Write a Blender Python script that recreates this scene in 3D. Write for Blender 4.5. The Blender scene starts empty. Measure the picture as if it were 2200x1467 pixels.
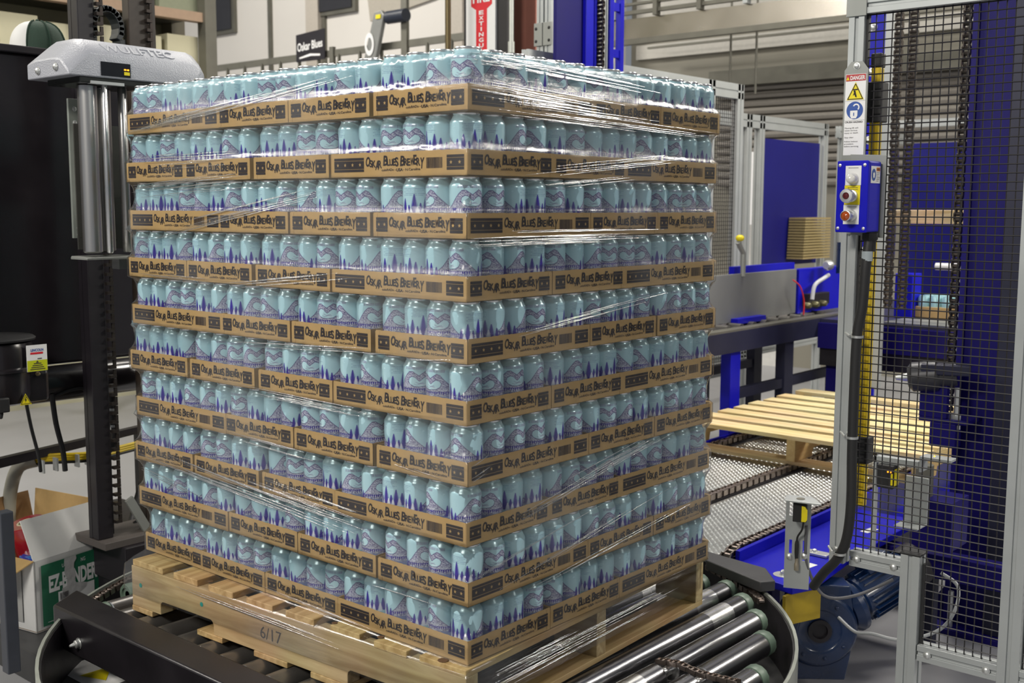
import bpy, math, random
import numpy as np
from mathutils import Vector, Matrix, Euler
random.seed(7); np.random.seed(7)
SC = bpy.context.scene; COL = SC.collection
PI = math.pi
V = Vector
# ------------------------------------------------------------------ camera
cam_d = bpy.data.cameras.new('camera'); cam = bpy.data.objects.new('camera', cam_d); COL.objects.link(cam)
cam_d.sensor_width = 36.0; cam_d.lens = 2432.24/2200*36.0; cam_d.clip_end = 200; cam_d.clip_start = .05
_yaw, _pit, _rol = 2.2810, -.1184, .0033
_f = V((math.cos(_pit)*math.cos(_yaw), math.cos(_pit)*math.sin(_yaw), math.sin(_pit)))
_r = _f.cross(V((0,0,1))).normalized(); _u = _r.cross(_f)
_r2 = math.cos(_rol)*_r + math.sin(_rol)*_u; _u2 = -math.sin(_rol)*_r + math.cos(_rol)*_u
_m = Matrix((_r2, _u2, -_f)).transposed().to_4x4(); _m.translation = V((1.507, -1.6174, 1.5174))
cam.matrix_world = _m; SC.camera = cam
cam_d.dof.use_dof = True; cam_d.dof.focus_distance = 2.75; cam_d.dof.aperture_fstop = 6.5
# ------------------------------------------------------------------ world + lamps + exposure
w = bpy.data.worlds.new('hall_air'); SC.world = w; w.use_nodes = True
w.node_tree.nodes['Background'].inputs[0].default_value = (.86, .92, 1.0, 1)
w.node_tree.nodes['Background'].inputs[1].default_value = .25
def area(name, loc, target, sx, sy, power, col=(1, .95, .86)):
    d = bpy.data.lights.new(name, 'AREA'); d.shape = 'RECTANGLE'; d.size = sx; d.size_y = sy; d.energy = power; d.color = col
    o = bpy.data.objects.new(name, d); COL.objects.link(o); o.location = loc
    o.rotation_euler = (V(target)-V(loc)).to_track_quat('-Z', 'Y').to_euler(); return o
# unseen hall lamps, each placed for the light it gives
area('unseen_hall_lamp', (.1, -4.8, 4.5), (-.7, 0, .9), 2.0, .7, 340)
area('streak_light', (-11.4, -3.6, 5.0), (-11.4, -3.6001, 0), 10.5, .30, 1500)  # unseen strip added so creases on the left face shine white
area('streak_light', (3.2, 8.6, 4.9), (3.2, 8.6001, 0), .30, 7.0, 1000)  # second added strip, out of view, for glints on the right face
area('unseen_hall_lamp', (2.8, 6.6, 4.9), (0, .6, 1.2), 1.5, .4, 130)  # added where the film's right face mirrors it
area('unseen_hall_lamp', (-5.2, -3.8, 5.0), (-.8, 0, 1.1), 1.5, .5, 160)
area('unseen_hall_lamp', (7.0, .8, 5.0), (0, .6, 1.0), 1.3, .5, 110)
area('unseen_hall_lamp', (-3.4, 3.4, 5.4), (-1.8, 2.6, .4), 1.3, .5, 80)
area('unseen_hall_lamp', (-.7, 4.2, 5.2), (-.7, 3.0, .4), 1.3, .5, 190)
area('unseen_hall_lamp', (-9, 3.6, 6.2), (-9, 8, 3), 2.5, .6, 330)
area('unseen_hall_lamp', (-4.4, .8, 5.6), (-3.9, 1.4, 0), 1.3, .5, 120)
SC.view_settings.view_transform = 'Standard'; SC.view_settings.look = 'None'
SC.view_settings.gamma = 1; SC.view_settings.use_curve_mapping = False
SC.view_settings.exposure = -0.12

# ------------------------------------------------------------------ materials
def lin(c):
    return tuple(((x/255)/12.92 if x/255 <= .04045 else ((x/255+.055)/1.055)**2.4) for x in c)
MATS = {}
def mat(name, col, rough=.5, metal=0., var=.12, scale=30., bump=.0, stretch=(1,1,1), coat=0., emit=None, estr=0., spec=.5, alpha=1., gen='Object'):
    if name in MATS: return MATS[name]
    m = bpy.data.materials.new(name); m.use_nodes = True; nt = m.node_tree; b = nt.nodes['Principled BSDF']
    tc = nt.nodes.new('ShaderNodeTexCoord'); mp = nt.nodes.new('ShaderNodeMapping'); mp.inputs['Scale'].default_value = stretch
    nz = nt.nodes.new('ShaderNodeTexNoise'); nz.inputs['Scale'].default_value = scale; nz.inputs['Detail'].default_value = 5
    nt.links.new(tc.outputs[gen], mp.inputs[0]); nt.links.new(mp.outputs[0], nz.inputs['Vector'])
    mx = nt.nodes.new('ShaderNodeMix'); mx.data_type = 'RGBA'
    nt.links.new(nz.outputs['Fac'], mx.inputs[0])
    mx.inputs[6].default_value = tuple(c*(1-var) for c in col)+(1,); mx.inputs[7].default_value = tuple(min(1, c*(1+var)) for c in col)+(1,)
    nt.links.new(mx.outputs[2], b.inputs['Base Color'])
    mr = nt.nodes.new('ShaderNodeMapRange'); mr.inputs[3].default_value = max(.02, rough-.08); mr.inputs[4].default_value = min(1, rough+.08)
    nt.links.new(nz.outputs['Fac'], mr.inputs[0]); nt.links.new(mr.outputs[0], b.inputs['Roughness'])
    b.inputs['Metallic'].default_value = metal; b.inputs['Coat Weight'].default_value = coat; b.inputs['Specular IOR Level'].default_value = spec
    b.inputs['Alpha'].default_value = alpha
    if bump:
        bp = nt.nodes.new('ShaderNodeBump'); bp.inputs['Strength'].default_value = bump; bp.inputs['Distance'].default_value = .002
        nt.links.new(nz.outputs['Fac'], bp.inputs['Height']); nt.links.new(bp.outputs[0], b.inputs['Normal'])
    if emit: b.inputs['Emission Color'].default_value = tuple(emit)+(1,); b.inputs['Emission Strength'].default_value = estr
    MATS[name] = m; return m
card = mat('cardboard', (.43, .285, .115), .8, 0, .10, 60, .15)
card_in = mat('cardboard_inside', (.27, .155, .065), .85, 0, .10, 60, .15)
ink = mat('black_ink', (.030, .024, .026), .75, 0, .3, 90, spec=.2)
ink_b = mat('brown_black_ink', (.05, .038, .036), .75, 0, .3, 90, spec=.2)
alu = mat('brushed_aluminium', (.62, .63, .62), .38, .85, .08, 12, .05, (1, 1, .05))
alu2 = mat('anodised_profile', (.40, .42, .42), .42, .35, .08, 12, .03)
lidm = mat('can_lid_metal', (.72, .72, .72), .25, 1., .05, 40)
steel = mat('worn_roller_steel', (.17, .17, .18), .25, .92, .35, 7, .06, (1, .35, 1))
steel_b = mat('bright_roller_steel', (.62, .62, .62), .25, .95, .12, 14, .04)
dark_steel = mat('dark_roller_steel', (.20, .19, .18), .34, .8, .35, 12, .06)
chainm = mat('oily_chain_steel', (.20, .165, .145), .32, .9, .4, 60, .1)
black = mat('black_paint', (.010, .008, .011), .42, 0, .25, 14, .04)
black_g = mat('black_gloss_paint', (.012, .010, .012), .22, 0, .2, 14, .03)
beamm = mat('scuffed_black_paint', (.016, .014, .017), .33, .25, .6, 6, .06)
rubber = mat('black_rubber', (.010, .010, .011), .6, 0, .2, 30)
blue = mat('blue_machine_paint', (.006, .006, .42), .36, 0, .10, 9, .02, spec=.25)
blue_d = mat('dark_blue_machine_paint', (.006, .003, .105), .5, 0, .14, 9, .02, spec=.2)
navy = mat('navy_steel', (.010, .011, .034), .5, .1, .2, 9, .03)
blue_pl = mat('blue_guard_plastic', (.008, .008, .14), .45, 0, .12, 4, .03, spec=.25)
motor_b = mat('motor_blue_enamel', (.004, .018, .065), .28, 0, .3, 12, .08, coat=.3)
yellow = mat('yellow_paint', (.62, .44, .008), .5, 0, .15, 20, .05)
yellow_d = mat('mustard_paint', (.36, .25, .008), .55, 0, .3, 16, .1)
green_cap = mat('green_grey_plastic', (.11, .16, .12), .45, 0, .25, 25, .05)
grey_cast = mat('textured_grey_casting', (.33, .34, .38), .38, .1, .05, 260, .7)
grey_pl = mat('grey_plate', (.26, .27, .255), .45, .35, .1, 14, .03)
white_p = mat('white_print_vinyl', (.72, .72, .72), .45, 0, .04, 30)
white_b = mat('white_coated_board', (.56, .56, .55), .6, 0, .07, 18, .1)
green_i = mat('green_ink', (.012, .125, .062), .5, 0, .15, 20)
red = mat('red_vinyl', (.60, .018, .03), .35, 0, .1, 20)
redtape = mat('red_film_roll', (.27, .006, .012), .18, 0, .15, 15, coat=.6)
bluetape = mat('blue_film_roll', (.01, .07, .42), .22, 0, .15, 15, coat=.5)
blue_ink = mat('blue_ink', (.018, .07, .30), .5, 0, .1, 30)
cyan_ink = mat('teal_paint_dot', (.01, .30, .26), .5, 0, .1, 30)
ydot = mat('lime_yellow_label', (.48, .52, .01), .45, 0, .08, 30)
ylab = mat('yellow_label', (.72, .60, .008), .4, 0, .06, 30)
orange = mat('orange_label', (.62, .17, .01), .45, 0, .1, 30)
amber = mat('amber_lens', (.42, .07, .004), .12, 0, .5, 90, .3, coat=1)
dkred = mat('dark_red_lens', (.09, .006, .008), .2, 0, .2, 60, coat=.6)
milk = mat('milky_lamp_lens', (.70, .69, .66), .15, 0, .03, 30, coat=.8)
led = mat('amber_led', (1, .4, .01), .3, emit=(1, .42, .01), estr=4)
ledr = mat('orange_led', (1, .2, .01), .3, emit=(1, .25, .01), estr=4)
redbrown = mat('red_oxide_steel', (.30, .115, .085), .6, 0, .2, 6, .05)
floor_m = mat('polished_concrete', (.30, .30, .315), .32, 0, .22, 1.6, .02)
wall_m = mat('white_wall_panel', (.60, .575, .54), .5, 0, .05, 1.5)
wall_g = mat('grey_wall_panel', (.25, .235, .19), .6, 0, .08, 1.5)
cream = mat('cream_panel', (.42, .40, .28), .6, 0, .1, 2)
dkglass = mat('dark_window_glass', (.03, .03, .034), .15, 0, .2, 3)
stainless = mat('stainless_trough', (.45, .42, .38), .25, .95, .2, 3)
dull = mat('dull_conveyor_steel', (.15, .145, .12), .5, .5, .25, 8)
pale_card = mat('pale_carton_board', (.55, .52, .36), .7, 0, .1, 8)
plate_m = mat('bright_tread_plate', (.60, .61, .60), .30, .85, .12, 9, .05)
greymetal = mat('grey_sheet_metal', (.24, .245, .235), .45, .5, .12, 7, .04)
felt = mat('dark_green_twill', (.012, .035, .022), .9, 0, .2, 200, .4)
mesh_cap = mat('green_cap_mesh', (.02, .045, .03), .8, 0, .4, 260, .5)
honey = mat('pale_card_comb', (.30, .23, .10), .8, 0, .1, 40, .1)
tealm = mat('plain_teal_can', (.30, .50, .54), .3, .2, .05, 40)  # one even teal for inner and far cans

def wood(name, c1, c2, along):
    m = bpy.data.materials.new(name); m.use_nodes = True; nt = m.node_tree; b = nt.nodes['Principled BSDF']
    tc = nt.nodes.new('ShaderNodeTexCoord'); mp = nt.nodes.new('ShaderNodeMapping')
    s = [14, 14, 14]; s[along] = 1.1; mp.inputs['Scale'].default_value = s
    nt.links.new(tc.outputs['Object'], mp.inputs[0])
    n1 = nt.nodes.new('ShaderNodeTexNoise'); n1.inputs['Scale'].default_value = 3.2; n1.inputs['Detail'].default_value = 7; n1.inputs['Distortion'].default_value = .7
    nt.links.new(mp.outputs[0], n1.inputs['Vector'])
    cr = nt.nodes.new('ShaderNodeValToRGB'); cr.color_ramp.elements[0].position = .33; cr.color_ramp.elements[1].position = .62
    cr.color_ramp.elements[0].color = c2+(1,); cr.color_ramp.elements[1].color = c1+(1,)
    nt.links.new(n1.outputs['Fac'], cr.inputs[0])
    n2 = nt.nodes.new('ShaderNodeTexNoise'); n2.inputs['Scale'].default_value = 3.; n2.inputs['Detail'].default_value = 2
    nt.links.new(tc.outputs['Object'], n2.inputs['Vector'])
    mx = nt.nodes.new('ShaderNodeMix'); mx.data_type = 'RGBA'; mx.blend_type = 'MULTIPLY'; mx.inputs[0].default_value = .35
    nt.links.new(cr.outputs[0], mx.inputs[6]); nt.links.new(n2.outputs['Color'], mx.inputs[7]); 
    nt.links.new(mx.outputs[2], b.inputs['Base Color']); b.inputs['Roughness'].default_value = .65
    bp = nt.nodes.new('ShaderNodeBump'); bp.inputs['Strength'].default_value = .25; bp.inputs['Distance'].default_value = .001
    nt.links.new(n1.outputs['Fac'], bp.inputs['Height']); nt.links.new(bp.outputs[0], b.inputs['Normal'])
    return m
woodx = wood('pine_grain_lengthwise', (.56, .43, .23), (.38, .26, .12), 0)
woody = wood('pine_grain_crosswise', (.56, .40, .19), (.36, .23, .09), 1)
newx = wood('fresh_pine_lengthwise', (.86, .72, .42), (.66, .48, .21), 0)
newy = wood('fresh_pine_crosswise', (.62, .46, .20), (.50, .34, .13), 1)
knot = mat('dark_knot', (.10, .05, .02), .7, 0, .4, 80)

# printed can coating: colours come from a point attribute holding the print
def can_paint():
    m = bpy.data.materials.new('printed_can_coating'); m.use_nodes = True; nt = m.node_tree; b = nt.nodes['Principled BSDF']
    at = nt.nodes.new('ShaderNodeAttribute'); at.attribute_name = 'print'
    nt.links.new(at.outputs['Color'], b.inputs['Base Color'])
    nz = nt.nodes.new('ShaderNodeTexNoise'); nz.inputs['Scale'].default_value = 60
    tc = nt.nodes.new('ShaderNodeTexCoord'); nt.links.new(tc.outputs['Object'], nz.inputs['Vector'])
    mr = nt.nodes.new('ShaderNodeMapRange'); mr.inputs[3].default_value = .20; mr.inputs[4].default_value = .30
    nt.links.new(nz.outputs['Fac'], mr.inputs[0]); nt.links.new(mr.outputs[0], b.inputs['Roughness'])
    b.inputs['Metallic'].default_value = .15; b.inputs['Coat Weight'].default_value = .35; b.inputs['Coat Roughness'].default_value = .1
    return m
canm = can_paint()

def film_mat(name, haze, gloss, rough, sx, sz, bstr):
    m = bpy.data.materials.new(name); m.use_nodes = True; nt = m.node_tree; N = nt.nodes; L = nt.links
    for n in list(N): N.remove(n)
    out = N.new('ShaderNodeOutputMaterial')
    uv = N.new('ShaderNodeTexCoord'); mp = N.new('ShaderNodeMapping'); mp.inputs['Scale'].default_value = (sx, sz, 1); mp.inputs['Rotation'].default_value = (0, 0, .04)
    L.new(uv.outputs['UV'], mp.inputs[0])
    nz = N.new('ShaderNodeTexNoise'); nz.inputs['Scale'].default_value = 1.; nz.inputs['Detail'].default_value = 6; nz.inputs['Roughness'].default_value = .65
    L.new(mp.outputs[0], nz.inputs['Vector'])
    mask = N.new('ShaderNodeTexNoise'); mask.inputs['Scale'].default_value = 3.2; mask.inputs['Detail'].default_value = 2; L.new(uv.outputs['UV'], mask.inputs['Vector'])
    mm = N.new('ShaderNodeMapRange'); mm.inputs[1].default_value = .46; mm.inputs[2].default_value = .66; mm.inputs[3].default_value = .12; mm.inputs[4].default_value = 1.; L.new(mask.outputs['Fac'], mm.inputs[0])
    bs = N.new('ShaderNodeMath'); bs.operation = 'MULTIPLY'; bs.inputs[1].default_value = bstr; L.new(mm.outputs[0], bs.inputs[0])
    bp = N.new('ShaderNodeBump'); bp.inputs['Distance'].default_value = .004; L.new(nz.outputs['Fac'], bp.inputs['Height']); L.new(bs.outputs[0], bp.inputs['Strength'])
    tr = N.new('ShaderNodeBsdfTransparent'); tr.inputs[0].default_value = (.965, .97, .97, 1)
    gl = N.new('ShaderNodeBsdfGlossy'); gl.inputs['Roughness'].default_value = rough; L.new(bp.outputs[0], gl.inputs['Normal'])
    fr = N.new('ShaderNodeFresnel'); fr.inputs[0].default_value = 1.5; L.new(bp.outputs[0], fr.inputs['Normal'])
    k = N.new('ShaderNodeMath'); k.operation = 'MULTIPLY'; k.inputs[1].default_value = gloss; k.use_clamp = True; L.new(fr.outputs[0], k.inputs[0])
    m1 = N.new('ShaderNodeMixShader'); L.new(k.outputs[0], m1.inputs[0]); L.new(tr.outputs[0], m1.inputs[1]); L.new(gl.outputs[0], m1.inputs[2])
    df = N.new('ShaderNodeBsdfDiffuse'); df.inputs[0].default_value = (.75, .78, .82, 1)
    hz = N.new('ShaderNodeMath'); hz.operation = 'MULTIPLY'; hz.inputs[1].default_value = haze; L.new(mm.outputs[0], hz.inputs[0])
    m2 = N.new('ShaderNodeMixShader'); L.new(hz.outputs[0], m2.inputs[0]); L.new(m1.outputs[0], m2.inputs[1]); L.new(df.outputs[0], m2.inputs[2])
    L.new(m2.outputs[0], out.inputs[0]); return m
film_m = film_mat('stretch_film_plastic', .075, .75, .15, 2.2, 150, .30)
crease_m = film_mat('bunched_film_plastic', .14, 9., .16, 30, 400, .05)
clear_m = film_mat('clear_sleeve_plastic', .05, 1.3, .08, 4, 60, .2)

# ------------------------------------------------------------------ mesh builder
class G:
    def __init__(s): s.v = []; s.f = []; s.m = []; s.g = []
    def pieces(s):
        for k, (v0, f0) in enumerate(s.g):
            v1, f1 = s.g[k+1] if k+1 < len(s.g) else (len(s.v), len(s.f)); p = G(); p.v = s.v[v0:v1]; p.f = [tuple(i-v0 for i in f) for f in s.f[f0:f1]]; p.m = s.m[f0:f1]; p.g = [(0, 0)]; yield p
    def add(s, vs, fs, m=0):
        n = len(s.v); s.g.append((n, len(s.f))); s.v += [tuple(p) for p in vs]; s.f += [tuple(i+n for i in f) for f in fs]; s.m += [m]*len(fs); return s
    def box(s, x0, x1, y0, y1, z0, z1, m=0):
        return s.add([(x0,y0,z0),(x1,y0,z0),(x1,y1,z0),(x0,y1,z0),(x0,y0,z1),(x1,y0,z1),(x1,y1,z1),(x0,y1,z1)],
                     [(0,3,2,1),(4,5,6,7),(0,1,5,4),(1,2,6,5),(2,3,7,6),(3,0,4,7)], m)
    def obox(s, c, d, R=None, m=0):
        R = R or Matrix.Identity(3); c = V(c); vs = []
        for sz in (-1,1):
            for sx, sy in ((-1,-1),(1,-1),(1,1),(-1,1)): vs.append(c + R @ V((sx*d[0]/2, sy*d[1]/2, sz*d[2]/2)))
        return s.add(vs, [(0,3,2,1),(4,5,6,7),(0,1,5,4),(1,2,6,5),(2,3,7,6),(3,0,4,7)], m)
    def cyl(s, p0, p1, r, n=20, m=0, r2=None, mcap=None):
        p0, p1 = V(p0), V(p1); r2 = r if r2 is None else r2
        a = (p1-p0).normalized(); t = a.orthogonal().normalized(); b = a.cross(t)
        vs = [p0+(t*math.cos(k*2*PI/n)+b*math.sin(k*2*PI/n))*r for k in range(n)]+[p1+(t*math.cos(k*2*PI/n)+b*math.sin(k*2*PI/n))*r2 for k in range(n)]
        s.add(vs, [(k, (k+1)%n, n+(k+1)%n, n+k) for k in range(n)], m)
        q = len(s.v)-2*n; s.f += [tuple(q+k for k in range(n-1,-1,-1)), tuple(q+n+k for k in range(n))]; s.m += [m if mcap is None else mcap]*2
        return s
    def lathe(s, prof, n=24, o=(0,0,0), ax=(0,0,1), m=0):
        o = V(o); a = V(ax).normalized(); t = a.orthogonal().normalized(); b = a.cross(t); k0 = len(prof); vs = []
        for r, z in prof:
            for k in range(n): vs.append(o+a*z+(t*math.cos(k*2*PI/n)+b*math.sin(k*2*PI/n))*max(r, 1e-5))
        fs = [(j*n+k, j*n+(k+1)%n, (j+1)*n+(k+1)%n, (j+1)*n+k) for j in range(k0-1) for k in range(n)]
        return s.add(vs, fs, m)
    def tube(s, pts, r, n=8, m=0, smooth=True, caps=True):
        pts = [V(p) for p in pts]
        if smooth and len(pts) > 2:
            q = []; P = [pts[0]]+pts+[pts[-1]]
            for i in range(1, len(P)-2):
                for k in range(6):
                    t = k/6; a, b, c, d = P[i-1], P[i], P[i+1], P[i+2]
                    q.append(.5*((2*b)+(-a+c)*t+(2*a-5*b+4*c-d)*t*t+(-a+3*b-3*c+d)*t**3))
            q.append(pts[-1]); pts = q
        up = None; vs = []
        for i, p in enumerate(pts):
            a = (pts[min(i+1, len(pts)-1)]-pts[max(i-1, 0)]).normalized()
            t = a.orthogonal().normalized() if up is None else (up-a*up.dot(a)).normalized()
            up = t; b = a.cross(t)
            for k in range(n): vs.append(p+(t*math.cos(k*2*PI/n)+b*math.sin(k*2*PI/n))*r)
        fs = [(j*n+k, j*n+(k+1)%n, (j+1)*n+(k+1)%n, (j+1)*n+k) for j in range(len(pts)-1) for k in range(n)]
        if caps: fs += [tuple(range(n-1,-1,-1)), tuple((len(pts)-1)*n+k for k in range(n))]
        return s.add(vs, fs, m)
    def prism(s, poly, O, U, W, D, m=0):
        O, U, W, D = V(O), V(U), V(W), V(D); n = len(poly)
        vs = [O+U*a+W*b for a, b in poly]+[O+U*a+W*b+D for a, b in poly]
        return s.add(vs, [tuple(range(n)), tuple(range(2*n-1, n-1, -1))]+[(k, n+k, n+(k+1)%n, (k+1)%n) for k in range(n)], m)
    def flat(s, poly, O, U, W, m=0):
        O, U, W = V(O), V(U), V(W)
        return s.add([O+U*a+W*b for a, b in poly], [tuple(range(len(poly)))], m)
    def sphere(s, c, r, m=0, sc=(1,1,1), n=14, k=8):
        c = V(c); prof = [(math.sin(PI*j/k)*r, -math.cos(PI*j/k)*r) for j in range(k+1)]
        i0 = len(s.v); s.lathe(prof, n, (0,0,0), (0,0,1), m)
        for i in range(i0, len(s.v)): p = s.v[i]; s.v[i] = (c.x+p[0]*sc[0], c.y+p[1]*sc[1], c.z+p[2]*sc[2])
        return s
    def mesh(s, name, mats, smooth=False, normals=True):
        me = bpy.data.meshes.new(name); me.from_pydata(s.v, [], s.f)
        for mm in (mats if isinstance(mats, (list, tuple)) else [mats]): me.materials.append(mm)
        me.polygons.foreach_set('material_index', s.m)
        if normals:
            import bmesh
            bm = bmesh.new(); bm.from_mesh(me); bmesh.ops.recalc_face_normals(bm, faces=bm.faces); bm.to_mesh(me); bm.free()
        if smooth:
            me.polygons.foreach_set('use_smooth', [True]*len(me.polygons)); me.set_sharp_from_angle(angle=math.radians(38))
        me.update(); return me
def link(name, me, parent=None, label=None, kind=None):
    o = bpy.data.objects.new(name, me); COL.objects.link(o)
    if parent is not None:
        o.parent = parent
        r = parent; T = V((0,0,0))
        while r is not None: T += r.location if r.type == 'EMPTY' else V((0,0,0)); r = r.parent
        if parent.type == 'EMPTY': o.matrix_parent_inverse = Matrix.Translation(-T)
    if label: o['label'] = label
    if kind: o['kind'] = kind
    return o
EACH = {'bolt','screw','housing_bolt','cable_tie','fitting','white_legend','foot','knot','paint_dot','indicator','guide_rail','column_edge','joiner_plate','blank_label','pane','chain_guide','cross_member','under_fittings','yellow_mark','carrier_link','leg','clamp_ring'}
def part(name, g, mats, parent, label=None, smooth=True, bevel=0, kind=None):
    if name in EACH and len(g.g) > 1:
        for p in g.pieces(): o = part(name, p, mats, parent, label, smooth, bevel, kind)
        return o
    o = link(name, g.mesh(name, mats, smooth), parent, label, kind)
    if bevel: bv = o.modifiers.new('edge', 'BEVEL'); bv.width = bevel; bv.segments = 2; bv.limit_method = 'ANGLE'; bv.angle_limit = math.radians(40)
    return o
def thing(name, label, cat, loc, group=None):
    o = bpy.data.objects.new(name, None); COL.objects.link(o); o.location = loc; o.empty_display_size = .05
    o['label'] = label; o['category'] = cat
    if group: o['group'] = group
    return o
def solo(name, label, cat, g, mats, group=None, smooth=True, bevel=0):
    o = part(name, g, mats, None, label, smooth, bevel); o['category'] = cat
    if group: o['group'] = group
    return o
def struct(name, g, mats, smooth=False):
    o = link(name, g.mesh(name, mats, smooth)); o['kind'] = 'structure'; return o

# text (built-in typeface) turned into mesh
_tc = {}
def text_geo(s, size=1., bold=0., extrude=0.):
    key = (s, size, bold, extrude)
    if key in _tc: return _tc[key]
    c = bpy.data.curves.new('t', 'FONT'); c.body = s; c.size = size; c.offset = bold; c.extrude = extrude; c.resolution_u = 3
    o = bpy.data.objects.new('t', c); COL.objects.link(o)
    dg = bpy.context.evaluated_depsgraph_get(); dg.update(); e = o.evaluated_get(dg); me = e.to_mesh()
    vs = [tuple(v.co) for v in me.vertices]; fs = [tuple(p.vertices) for p in me.polygons]
    e.to_mesh_clear(); bpy.data.objects.remove(o); bpy.data.curves.remove(c)
    xs = [v[0] for v in vs] or [0]; 
    _tc[key] = (vs, fs, min(xs), max(xs)); return _tc[key]
def text(g, s, O, U, W, width=None, height=.01, bold=0., m=0, align='l', N=None, extrude=0.):
    """lay text with its baseline at O; U = right, W = up (unit vectors); height = cap height"""
    vs, fs, x0, x1 = text_geo(s, 1., bold, 0.)
    O, U, W = V(O), V(U), V(W); hs = height/.70; ws = hs if width is None else width/(x1-x0)
    off = {'l': 0, 'c': -(x1-x0)/2, 'r': -(x1-x0)}[align]
    if extrude:
        n = len(vs); a = [O+U*((v[0]-x0+off)*ws)+W*(v[1]*hs) for v in vs]; b = [p+V(N)*extrude for p in a]
        ed = {}
        for f in fs:
            for i in range(len(f)):
                e = (f[i], f[(i+1)%len(f)])
                if (e[1], e[0]) in ed: del ed[(e[1], e[0])]
                else: ed[e] = 1
        g.add(a+b, [tuple(i+n for i in f) for f in fs]+[(e[0], e[1], e[1]+n, e[0]+n) for e in ed], m)
    else: g.add([O+U*((v[0]-x0+off)*ws)+W*(v[1]*hs) for v in vs], fs, m)
def star(cx, cy, r, pr=.42): return [(cx+(r if k%2==0 else r*pr)*math.sin(k*PI/5), cy+(r if k%2==0 else r*pr)*math.cos(k*PI/5)) for k in range(10)]
def rect(x0, x1, y0, y1): return [(x0,y0),(x1,y0),(x1,y1),(x0,y1)]
def profile(g, p0, p1, wa, wb, A, m=0, slot=.010):
    """slotted aluminium profile from p0 to p1; A = direction of width wa"""
    p0, p1 = V(p0), V(p1); ax = (p1-p0).normalized(); A = V(A).normalized(); B = ax.cross(A).normalized()
    s = slot/2; d = .006; a, b = wa/2, wb/2
    def sl(n): return n
    poly = [(-a,-b),(-s,-b),(-s*.8,-b+d),(s*.8,-b+d),(s,-b),(a,-b),(a,-s),(a-d,-s*.8),(a-d,s*.8),(a,s),(a,b),(s,b),(s*.8,b-d),(-s*.8,b-d),(-s,b),(-a,b),(-a,s),(-a+d,s*.8),(-a+d,-s*.8),(-a,-s)]
    g.prism(poly, p0, A, B, p1-p0, m)
def bolt(g, c, n, r=.007, h=.004, m=0):
    c = V(c); n = V(n).normalized(); g.lathe([(r*1.25,0),(r*1.25,.0012),(r*.95,.0014),(r*.9,h*.8),(r*.5,h*1.15),(0,h*1.2)], 12, c, n, m)

# ================================================================== setting
g = G(); g.add([(-16,-6,0),(7,-6,0),(7,10,0),(-16,10,0)], [(0,1,2,3)]); struct('floor', g, floor_m)
g = G(); g.box(-16, -5.4, 8, 8.2, 0, 7); struct('wall_back', g, wall_m)
g = G(); g.box(-5.4, 5, 8.3, 8.5, 0, 7); struct('wall_rear_right', g, wall_g)
# white panel seams and pilasters on the back wall
g = G()
for x in (-11.0, -9.9, -7.6, -6.6): g.box(x-.03, x+.03, 7.96, 8.02, 0, 7)
struct('trim_1', g, dull)
g = G()
for x in (-10.05, -7.55): g.box(x-.12, x+.12, 7.90, 8.02, 0, 7)
struct('trim_2', g, mat('beige_pilaster', (.42, .38, .33), .5))
for i, (x0, x1, z0, z1) in enumerate(((-12.55, -11.8, 3.93, 5.2), (-9.96, -9.32, 3.95, 5.2))):
    fr = struct('window_%d' % (i+1), G().box(x0-.05, x1+.05, 7.94, 8.0, z0-.05, z1+.05), dull)
    part('pane', G().box(x0, x1, 7.92, 7.95, z0, z1), dkglass, fr, smooth=False)
struct('trim_3', G().prism([(-9.2,4.9),(-9.02,3.75),(-7.9,3.9),(-7.9,4.9)], (0,7.96,0), (1,0,0), (0,0,1), (0,.04,0)), mat('taupe_panel', (.36, .33, .28), .6))
# light bands of the rear right wall
g = G()
for z0, z1 in ((3.02, 3.16), (3.34, 3.9)): g.box(-5.3, 0, 8.24, 8.3, z0, z1)
struct('trim_4', g, mat('pale_clerestory_band', (.50, .48, .43), .5))
# roller shutter with slats
t = thing('roller_shutter', 'wide grey slatted roller shutter low on the rear wall behind the blue guards', 'shutter', (-3.0, 8.2, 1.9))
for k in range(13):
    z = 2.62-k*.075
    part('slat', G().prism([(0,0),(-.03,.01),(-.045,.035),(-.03,.062),(0,.07)], (-4.3,8.24,z), (0,1,0), (0,0,1), (2.5,0,0)), mat('shutter_grey', (.26, .24, .21), .5, .2), t, smooth=False)
part('shutter_box', G().box(-4.35, -1.75, 8.10, 8.27, 2.70, 2.82), dull, t, bevel=.004)
struct('door_1', G().box(-4.05, -3.55, 8.22, 8.3, 0, 2.05), mat('white_door', (.62, .61, .58), .5))
# left: cream wall and rack with cartons
struct('wall_left', G().box(-6.9, -6.7, -3, 3.62, 0, 5), cream)
struct('trim_5', G().box(-6.9, -6.55, 3.60, 3.72, 0, 5), mat('brown_grey_post', (.20, .18, .13), .6))
t = thing('pallet_rack', 'tall pallet rack of orange and grey beams far behind the black mast', 'rack', (-6.2, 2.8, 0))
for y in (1.45, 2.62, 3.62): part('upright', G().box(-6.15, -6.05, y-.05, y+.05, 0, 4.2), mat('rack_blue', (.05, .10, .45), .5) if y < 2 else dull, t, smooth=False)
for z, mm in ((2.955, mat('rack_orange', (.36, .25, .17), .6)), (2.36, dull), (1.7, dull)): part('beam', G().box(-6.16, -6.08, 1.4, 3.65, z-.045, z+.025), mm, t, smooth=False)
for z in (2.955, 2.38): part('shelf_deck', G().box(-6.7, -6.16, 1.45, 3.62, z, z+.02), dull, t, smooth=False)
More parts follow.
